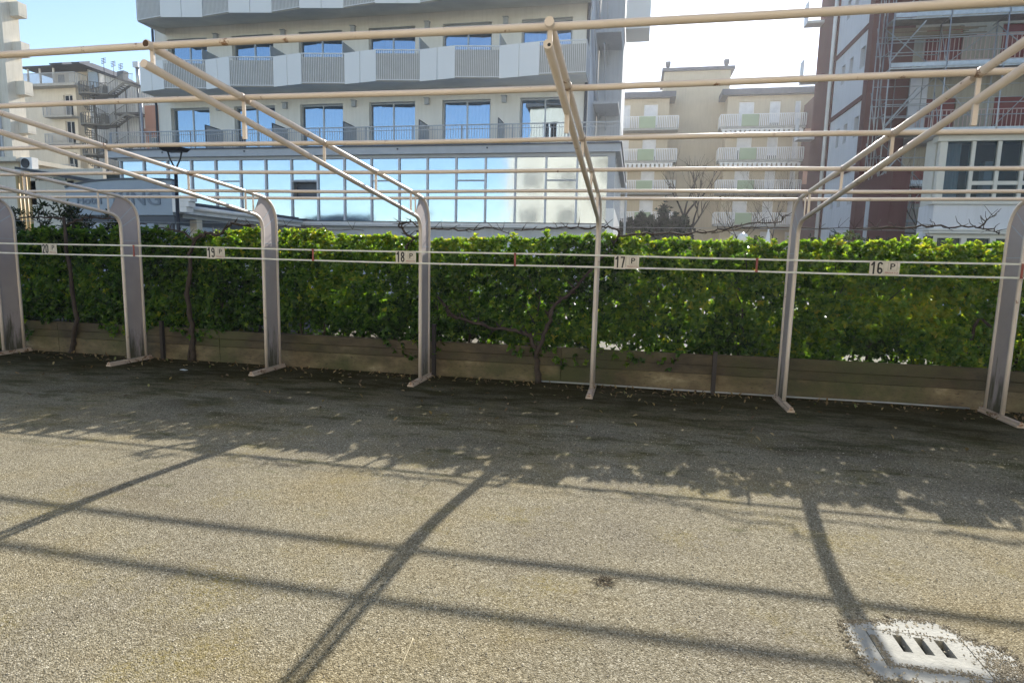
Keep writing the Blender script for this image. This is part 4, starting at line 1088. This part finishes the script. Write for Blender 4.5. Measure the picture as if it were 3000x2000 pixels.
BX('cornice', DARKTRIM, ya, -8.3, 11.3, 54.4, 57.5, 17.202, 17.72); BX('cornice', DARKTRIM, ya, 15.45, 25.3, 54.4, 57.5, 17.202, 17.75)
BX('tower_cornice', DARKTRIM, ya, 9.95, 16.75, 56.7, 63.3, 20.202, 20.5)
for x in (10.5, 16.0):
    MB().box(x-.14, x+.14, 57.3, 57.6, 20.502, 20.85).box(x-.24, x+.24, 57.2, 57.7, 20.852, 21.25).build('chimney', DARKTRIM, ya)
for z0, z1 in fl:
    for a, b in LW+RW:
        w_ = MB().box(a, a+.06, 55.12, 55.2, z0, z1).box(b-.06, b, 55.12, 55.2, z0, z1).box(a+.06, b-.06, 55.12, 55.2, z1-.06, z1).build('window', WHITE, ya)
        piece('pane', DGLASS, w_, a+.06, b-.06, 55.18, 55.19, z0, z1-.06); piece('roller_shutter', SHUTTER, w_, a+.06, b-.06, 55.14, 55.17, z0+random.choice((0, 0, 0, .5, 1.0)), z1-.06)
def ybalcony(x0, x1, z, gx, fringe, side_l, side_r):
    sl = BX('balcony', CONC, ya, x0, x1, 53.6, 54.998, z-.2, z)
    m = MB(); railing_mesh(m, (x0, 53.6), (x1, 53.6), z, z+1.05, .16, .075, ((z+1.05, .06),)); m.build('railing', WHITE, sl)
    for x in ([x0] if side_l else [])+([x1] if side_r else []):
        m = MB(); m.box(x-.03, x+.03, 53.66, 54.99, z, z+1.05); m.build('side_panel', PANELW, sl)
    for g0, g1 in gx: BX('green_panel', GREENP, sl, g0, g1, 53.5, 53.55, z-.02, z+1.02)
    if fringe:
        m = MB(); n = int((x1-x0)/.42)
        m.box(x0+.1, x1-.3, 53.66, 53.9, z-.32, z-.22)
        for i in range(n):
            x = x0+.2+i*.42; m.hexa([(x, 53.65, z-.62), (x+.25, 53.65, z-.62), (x+.25, 53.68, z-.62), (x, 53.68, z-.62)], [(x-.02, 53.65, z-.3), (x+.28, 53.65, z-.3), (x+.28, 53.68, z-.3), (x-.02, 53.68, z-.3)])
        m.build('awning_fringe', WHITE, sl)
for i, z in enumerate((14.22, 11.25, 8.35, 5.4)):
    ybalcony(-6, 11.6, z, [(-2.2, -.8), (8.0, 9.5)], i == 1, False, True)
    ybalcony(15.35, 22.7, z, [(17.2, 18.65)], i < 2, True, False)
t = thing('red_side_house', 'narrow reddish house sliver right of the yellow apartments', 'house', (23.6, 52, 0))
BX('wall', REDW, t, 22.75, 27, 51, 54.9, 0, 16.2)
MB().box(21.9, 22.75, 50.2, 50.9, 13.0, 13.2).box(21.9, 22.75, 50.2, 50.9, 9.8, 10.0).box(22.0, 22.7, 50.25, 50.3, 8.6, 9.8).build('balcony', TERRA, t)

# ================================================================== RED AND WHITE BLOCK, SCAFFOLD
rb = thing('red_block', 'tall red and white apartment block under renovation at right', 'apartment house', (22, 25, 0))
RX = 17.35
sideops = [(22.55, 23.1), (24.0, 24.45), (25.05, 25.5)]
# white side wall facing left, with band courses
m = MB(); zz = 0
for k_ in range(6):
    z0, z1 = 7.1+k_*2.85-2.85, 7.95+k_*2.85-2.85
    m.box(RX, RX+.3, 22.3, 26.55, zz, z0)
    y = 22.3
    for a, b in sideops:
        m.box(RX, RX+.3, y, a, z0, z1); y = b
    m.box(RX, RX+.3, y, 26.55, z0, z1); zz = z1
m.box(RX, RX+.3, 22.3, 26.55, zz, 23)
m.build('white_wall', WHITE if False else walled('white_plaster', (.68, .70, .72), (.62, .65, .67), .12), rb)
for k_ in range(6):
    z = 7.1+k_*2.85-2.85
    for a, b in sideops: piece('window', DGLASS, rb, RX+.16, RX+.17, a, b, z, z+.85)
    BX('band_course', REDW, rb, RX-.05, RX-.002, 22.3, 26.55, z+1.42, z+1.62)
BX('corner_pillar', REDW, rb, RX-.04, 18.05, 21.75, 22.298, 0, 23)
BX('rear_pillar', REDW, rb, RX-.06, RX+.3, 26.552, 29.8, 0, 23)
BX('inner_wall', ROOM, rb, RX+.4, RX+.5, 22.5, 29.6, 0, 22.9)
MB().tube([(RX-.14, 26.75, 0), (RX-.14, 26.75, 23)], .09, 8).build('downpipe', PANELW, rb)
for z in (8.35, 11.3, 14.2): MB().box(RX-.9, RX-.061, 29.0, 29.7, z-.12, z).box(RX-.9, RX-.86, 29.0, 29.7, z, z+1.0).build('rear_balcony', PANELW, rb)
FY = 22.9
ops = []
for z in (7.15, 10.0, 12.85, 4.3):
    ops += [(19.75, 21.15, z, z+1.5), (22.55, 23.9, z, z+1.5), (25.3, 26.6, z, z+1.5)]
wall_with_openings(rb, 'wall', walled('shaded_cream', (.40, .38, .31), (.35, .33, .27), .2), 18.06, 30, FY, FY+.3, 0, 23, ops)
BX('red_wall', REDW, rb, 18.06, 19.3, FY-.05, FY-.002, 0, 23); 
for a, b in ((19.45, 19.74), (21.16, 21.5), (22.3, 22.54), (23.91, 24.2)):
    pass
for (a, b, z0, z1) in ops:
    piece('shutter', REDSHUT, rb, a, b, FY+.12, FY+.16, z0, z1)
for z in (3.3, 6.95, 9.8, 12.65):
    sl = BX('balcony', CONC, rb, 19.3, 30, 21.95, FY-.052, z-.28, z)
    m = MB(); railing_mesh(m, (19.35, 22.0), (30, 22.0), z+.05, z+1.0, .155, .022, ((z+1.0, .035), (z+.08, .03))); m.build('railing', pmat('pinkish_rail', (.55, .42, .38), None, 4, .5) if 'pinkish_rail' not in bpy.data.materials else bpy.data.materials['pinkish_rail'], sl)
BX('red_base', REDW, rb, RX-.03, 17.9, 18.2, 21.748, 0, 5.0)
BX('door', GREYW, rb, RX-.05, RX-.031, 20.2, 20.6, 0, 4.2)
BX('curtain_panel', CURTAIN, rb, 19.2, 19.9, FY-.3, FY-.28, 7.4, 9.6)

sc = thing('scaffolding', 'galvanised steel scaffolding with decks in front of the red block', 'scaffolding', (20.5, 21.3, 0))
ux = [17.78, 19.77, 21.74, 23.7, 25.7]; uy = [20.9, 21.65]
for x in ux:
    for y in uy:
        if True: MB().tube([(x, y, 0), (x, y, 15.5)], .026, 8).build('upright', GREYMETAL, sc)
for x in (17.45, 17.62): MB().tube([(x, 21.5, 0), (x, 21.5, 15.5)], .022, 6).build('upright', GREYMETAL, sc)
for z in (4.85, 6.87, 9.35, 11.2, 13.3):
    a, b = ux[0], ux[-1] if z > 5 else ux[1]
    for q in range(3):
        y0 = 20.92+q*.24
        for x0, x1 in zip(ux, ux[1:]):
            if x1 <= b+.01: piece('deck_plank', GREYMETAL, sc, x0+.03, x1-.03, y0, y0+.225, z-.05, z)
    for x0, x1 in zip(ux, ux[1:]):
        if x1 <= b+.01:
            piece('toe_board', GREYMETAL, sc, x0+.03, x1-.03, 20.86, 20.875, z+.01, z+.17)
            if z > 10: piece('toe_board', GREYMETAL, sc, x0+.03, x1-.03, 20.86, 20.875, z+.22, z+.36)
for z in (2.0, 3.4, 5.4, 5.9, 7.5, 7.95, 9.9, 10.4, 12.2):
    m = MB(); m.tube([(ux[0], 20.9, z), (ux[-1] if z > 6.5 else ux[1], 20.9, z)], .019, 6); m.build('guard_rail', GREYMETAL, sc)
    m = MB(); m.tube([(ux[0], 20.9, z+.1), (ux[0], 21.65, z+.1)], .019, 6).tube([(17.45, 21.6, z+.1), (ux[1], 21.6, z+.1)], .019, 6); m.build('ledger', GREYMETAL, sc)
for z0, z1, s in ((2.0, 4.8, 1), (4.9, 6.8, 0), (6.9, 9.2, 1), (9.4, 11.0, 0), (11.2, 13.2, 1)):
    for x0, x1 in zip(ux, ux[1:]):
        a, b = (x0, x1) if s else (x1, x0); s = 1-s
        if x1 < 20 or z0 > 6: MB().tube([(a, 21.6, z0), (b, 21.6, z1)], .019, 6).build('brace', GREYMETAL, sc)
for x in ux:
    for z in (1.0, 2.9, 4.78, 6.8, 9.28, 11.13, 13.2):
        if x < 20 or z > 6: MB().tube([(x, 20.85, z), (x, 22.0 if z > 5 else 21.7, z)], .019, 6).build('transom', GREYMETAL, sc)
for x in (18.3, 18.85, 19.3): MB().tube([(x, 21.65, 0), (x, 21.65, 9.2)], .018, 6).build('standard', GREYMETAL, sc)
for z in (1.1, 2.6, 4.0, 8.3, 8.8, 10.7, 12.7): MB().tube([(17.45, 21.55, z), (ux[-1] if z > 6.5 else ux[1], 21.55, z)], .017, 6).build('guard_rail', GREYMETAL, sc)
for x in (17.45, ux[0], ux[1]):
    for z in (2.0, 4.9, 6.9, 9.4, 11.3): MB().tube([(x, 20.9, z), (x, 21.65, z+1.7)], .016, 6).build('brace', GREYMETAL, sc)
for q in range(4): piece('deck_plank', GREYMETAL, sc, 17.82, 19.74, 20.92+q*.18, 21.08+q*.18, 2.84, 2.88)
for q in range(9): piece('stored_board', pmat('scaffold_timber', (.20, .17, .12), (.14, .12, .09), 9, .8) if 'scaffold_timber' not in bpy.data.materials else bpy.data.materials['scaffold_timber'], sc, 17.9, 20.5+.3*(q % 4), 21.68+.03*(q % 3), 21.71+.03*(q % 3), 10.62+.055*q, 10.66+.055*q)
for z in (4.85, 6.87, 9.35):
    m = MB()
    for q in range(3): m.bar((17.85, 20.95+q*.09, z+.3), (18.95, 21.0+q*.09, z+1.75), .05, .03)
    m.build('ladder', GREYMETAL, sc)

# white bay extension
by = thing('bay_extension', 'white ground and first floor extension with large dark windows at far right', 'building', (19, 14, 0))
WP = bpy.data.materials['white_plaster']; CF = pmat('cream_frame', (.62, .62, .55), (.56, .56, .50), 3, .5)
BY = 12.2
BX('parapet', WP, by, 16.22, 24, BY, BY+.3, 2.57, 3.23)
BX('side_wall', WP, by, 16.22, 16.5, BY+.302, BY+.9, 0, 3.23)
BX('sill', CF, by, 16.14, 24, BY-.06, BY+.3, 3.232, 3.34)
BX('head_beam', CF, by, 16.14, 24, BY-.02, BY+.3, 4.89, 5.04)
BX('roof_edge', GREYPAINT, by, 16.02, 24.2, BY-.16, BY+1.1, 5.042, 5.14)
BX('ledge', CF, by, 16.14, 24, BY-.08, BY+.3, 2.45, 2.568)
px_ = [16.22, 16.99, 17.60, 18.18, 18.75, 19.35, 20.1, 21, 22]
for i, x in enumerate(px_):
    wd = .14 if i == 0 else .05
    piece('post', CF, by, x-.0, x+wd+.04, BY+.02, BY+.16, 3.342, 4.888)
for i, (a, b) in enumerate(zip(px_, px_[1:])):
    a += .10 if i else .19
    if i == 0: piece('pane', DGLASS, by, a, b-.002, BY+.08, BY+.088, 3.342, 4.888)
    else:
        piece('pane', DGLASS, by, a, b-.002, BY+.08, BY+.088, 3.852, 4.888); piece('transom', CF, by, a, b-.002, BY+.04, BY+.14, 3.75, 3.85); piece('pane', DGLASS, by, a, b-.002, BY+.08, BY+.088, 3.342, 3.748)
m = MB()
for x0, x1 in ((16.52, 16.86), (19.6, 19.95)):
    n = 14; b0 = len(m.v)
    for i in range(n+1):
        x = x0+(x1-x0)*i/n; yy = BY+.32+.025*math.sin(i*2.2); m.v += [(x, yy, 3.35), (x, yy, 4.88)]
    for i in range(n): m.f.append((b0+2*i, b0+2*i+2, b0+2*i+3, b0+2*i+1)); m.s.append(True)
m.build('curtain', CURTAIN, by)
BX('cupboard', SHUTTER, by, 17.62, 17.85, BY+.6, BY+.85, 3.3, 4.45)
BX('inner_wall', WOODDARK, by, 16.32, 24, BY+.92, BY+1.0, 0, 5.04)
BX('floor', WOODDARK, by, 16.6, 24, BY+.31, BY+.9, 3.0, 3.2); BX('ceiling', WOODDARK, by, 16.6, 24, BY+.31, BY+.9, 4.95, 5.03)
BX('side_frame', CF, by, 16.24, 16.31, BY+.31, BY+.9, 3.235, 5.03)
for a, b in ((16.4, 16.98), (17.12, 17.68), (17.82, 18.5), (18.65, 19.4)):
    piece('lower_pane', DGLASS, by, a, b, BY+.1, BY+.108, .6, 2.33)
    piece('lower_post', CF, by, b, b+.14, BY+.02, BY+.2, 0, 2.448)
BX('lower_post', CF, by, 16.22, 16.4, BY+.02, BY+.2, 0, 2.448); BX('lower_head', CF, by, 16.4, 19.54, BY+.03, BY+.19, 2.33, 2.449)
BX('lower_sill_wall', WP, by, 16.4, 19.4, BY+.05, BY+.25, 0, .6)
MB().box(16.0, 16.16, BY-.3, BY-.1, 0, 2.36).build('dark_post', DARKMETAL, by)

# ================================================================== PLANTS BEHIND
t = thing('conifer_hedge', 'dark clipped conifer hedge in front of the yellow apartments', 'hedge', (9, 30, 0))
C = []; 
for i in range(4200):
    x = RNG.uniform(7.3, 10.9); h = 4.0+.22*math.sin(x*3.1)+.2*math.sin(x*9.7+1); C.append((x, 30+RNG.uniform(-.4, .4), RNG.uniform(1.0, h)))
for i in range(260): C.append((9.75+RNG.normal(0, .14)*(1), 30+RNG.normal(0, .15), 3.6+abs(RNG.normal(0, .55))))
C = np.array(C); o = leaf_cloud('foliage', CLEAF, t, C, np.array([0, -.4, 1.0])+RNG.normal(0, .4, C.shape), 7, .22, .05, .8, None, seed=21); o['kind'] = 'stuff'
MB().tube([(9, 30, 0), (9, 30, 3)], .05, 6).build('trunk', BARK, t)

def bare_tree(label, x, y, h, r, seed, ivy=False, lean=0.0, levels=4, spread=.55, cat='tree', up_=.55):
    g = random.Random(seed); t = thing('bare_tree' if cat == 'tree' else 'bare_shrub', label, cat, (x, y, 0), 'bare winter trees and shrubs beyond the hedge')
    tr = MB(); br = MB(); tips = []
    trunk = [(x, y, 0), (x+lean*.3, y, h*.25), (x+lean*.7, y, h*.45), (x+lean, y, h*.55)]
    tr.tube(trunk, [r*1.2, r, r*.85, r*.7], 8)
    def grow(p, d, L, rad, lv):
        q = []
        cur = Vector(p); dd = Vector(d).normalized(); pts = [tuple(cur)]
        for i in range(4):
            dd = (dd + Vector((g.uniform(-.25, .25), g.uniform(-.25, .25), g.uniform(-.05, .22)))).normalized(); cur = cur + dd*L/4; pts.append(tuple(cur))
        br.tube(pts, [rad, rad*.85, rad*.7, rad*.55, rad*.4], 5 if lv > 1 else 3, False)
        if lv > 0:
            for i in range(g.randint(3, 4)):
                k = g.choice((2, 3, 4)); b = pts[k]; nd = (dd + Vector((g.uniform(-1, 1), g.uniform(-1, 1), g.uniform(-.2, .9)))*spread*1.3).normalized()
                grow(b, nd, L*g.uniform(.55, .8), rad*.45, lv-1)
    for i in range(5):
        a = g.uniform(0, 6.28); grow(trunk[-1] if i < 3 else trunk[2], (math.cos(a)*spread, math.sin(a)*spread, up_), h*.30, r*.5, levels-1)
    tr.build('trunk', BARK, t); br.build('crown', BARK, t)
    if ivy:
        n = 700; s = RNG.uniform(0, 1, n); P = np.array([np.array(trunk[0])*(1-q)+np.array(trunk[-1])*q for q in s]); P += RNG.normal(0, .16, P.shape)
        o = leaf_cloud('ivy', DLEAF, t, P, RNG.normal(0, 1, P.shape), 5, .16, .12, 1.0, None, seed=seed); o['kind'] = 'stuff'
    return t
bare_tree('leaning ivy-clad tree in front of the yellow tower', 12.6, 35, 8.2, .16, 3, True, -1.3, 3)
bare_tree('many-stemmed bare shrub low in front of the yellow block', 14.2, 33, 6.0, .05, 5, False, .1, 4, .9)
bare_tree('bare upright tree beside the red corner, right of the yellow block', 16.9, 36, 7.6, .05, 9, False, .2, 4, .5, 'tree', 1.1)
bare_tree('bare slender tree inside the scaffolding', 18.6, 19.5, 5.2, .05, 12, False, .3, 4, .5, 'tree', 1.0)
def shrub(label, x, y, zt, wd, seed, mt=DLEAF, n=350):
    t = thing('evergreen_shrub', label, 'shrub', (x, y, 0), 'evergreen shrubs behind the hedge')
    P = np.stack([RNG.normal(x, wd*.45, n), RNG.normal(y, .3, n), RNG.uniform(.6, 1, n)*zt*(1-.25*RNG.uniform(0, 1, n))], 1)
    o = leaf_cloud('foliage', mt, t, P, RNG.normal(0, 1, P.shape)+np.array([0, 0, .6]), 6, .13, .045, 1.0, None, seed=seed); o['kind'] = 'stuff'
    MB().tube([(x, y, 0), (x+.05, y, zt*.75)], .03, 6).build('stem', BARK, t)
shrub('dark shrub behind the hedge, just right of the 17/16 frame', 12.6, 8, 2.25, .55, 31)
shrub('low green shrub below the white umbrella', 11.2, 10.5, 2.2, .7, 32)
shrub('small green shrub in front of the red wall base', 14.4, 11, 2.3, .8, 33)

# far backdrop houses closing the street at the horizon
for i, (x0, x1, y, h, lab) in enumerate(((-30, -17, 75, 9, 'low pale house far behind the hotel, mostly hidden'), (26, 60, 70, 13, 'pale far house hidden behind the red block'))):
    t = thing('far_house', lab, 'house', ((x0+x1)/2, y, 0)); BX('wall', CREAMW, t, x0, x1, y, y+8, 0, h)

# ================================================================== HOUSE BEHIND THE PHOTOGRAPHER (seen mirrored in the glass)
hb = thing('facing_house', 'sunlit cream apartment house standing opposite, mirrored in the veranda glass', 'apartment house', (9, -18, 0))
bops = [(x, x+1.5, z, z+1.7) for x in (-1.6, 1.6, 5.2, 8.4, 12.0, 15.2, 18.8) for z in (1.2, 4.4, 7.6, 10.8, 13.8)]
m = MB(); z = 0
wall_with_openings(hb, 'wall', CREAMW, -2.9, 22, -13.3, -13.0, 0, 17, bops)
BX('inner_wall', ROOM, hb, -2.8, 21.9, -15, -14.9, 0, 16.9)
BX('side_wall', CREAMW, hb, -2.9, -2.6, -25, -13.302, 0, 17); BX('side_wall', CREAMW, hb, 21.7, 22, -25, -13.302, 0, 17)
BX('roof', SLATE, hb, -3.3, 22.4, -25.4, -12.6, 17.002, 17.3)
for a, b, z0, z1 in bops:
    f = MB().box(a, a+.08, -13.15, -13.06, z0, z1).box(b-.08, b, -13.15, -13.06, z0, z1).box((a+b)/2-.05, (a+b)/2+.05, -13.15, -13.06, z0, z1).build('window', WHITE, hb)
    piece('pane', DGLASS, f, a+.08, b-.08, -13.11, -13.10, z0, z1)
for z in (3.9, 7.1, 10.3):
    BX('balcony', CREAMW, hb, 4.6, 10.6, -12.998, -11.9, z-.2, z); BX('parapet', CREAMW, hb, 4.6, 10.6, -11.95, -11.9, z, z+.9)

# ================================================================== HAZE, added to imitate lens glare round the sun
hm = bpy.data.materials.new('glare_haze'); hm.use_nodes = True; nt = hm.node_tree; nt.nodes.clear()
out = N(nt, 'ShaderNodeOutputMaterial'); pv = N(nt, 'ShaderNodeVolumePrincipled')
pv.inputs['Color'].default_value = (.95, .96, 1.0, 1); pv.inputs['Density'].default_value = .00065; pv.inputs['Anisotropy'].default_value = .55
nt.links.new(pv.outputs[0], out.inputs['Volume'])
tag(BX('glare_haze', hm, None, -142, 142, -72, 142, -1.4, 33.5), kind='stuff')
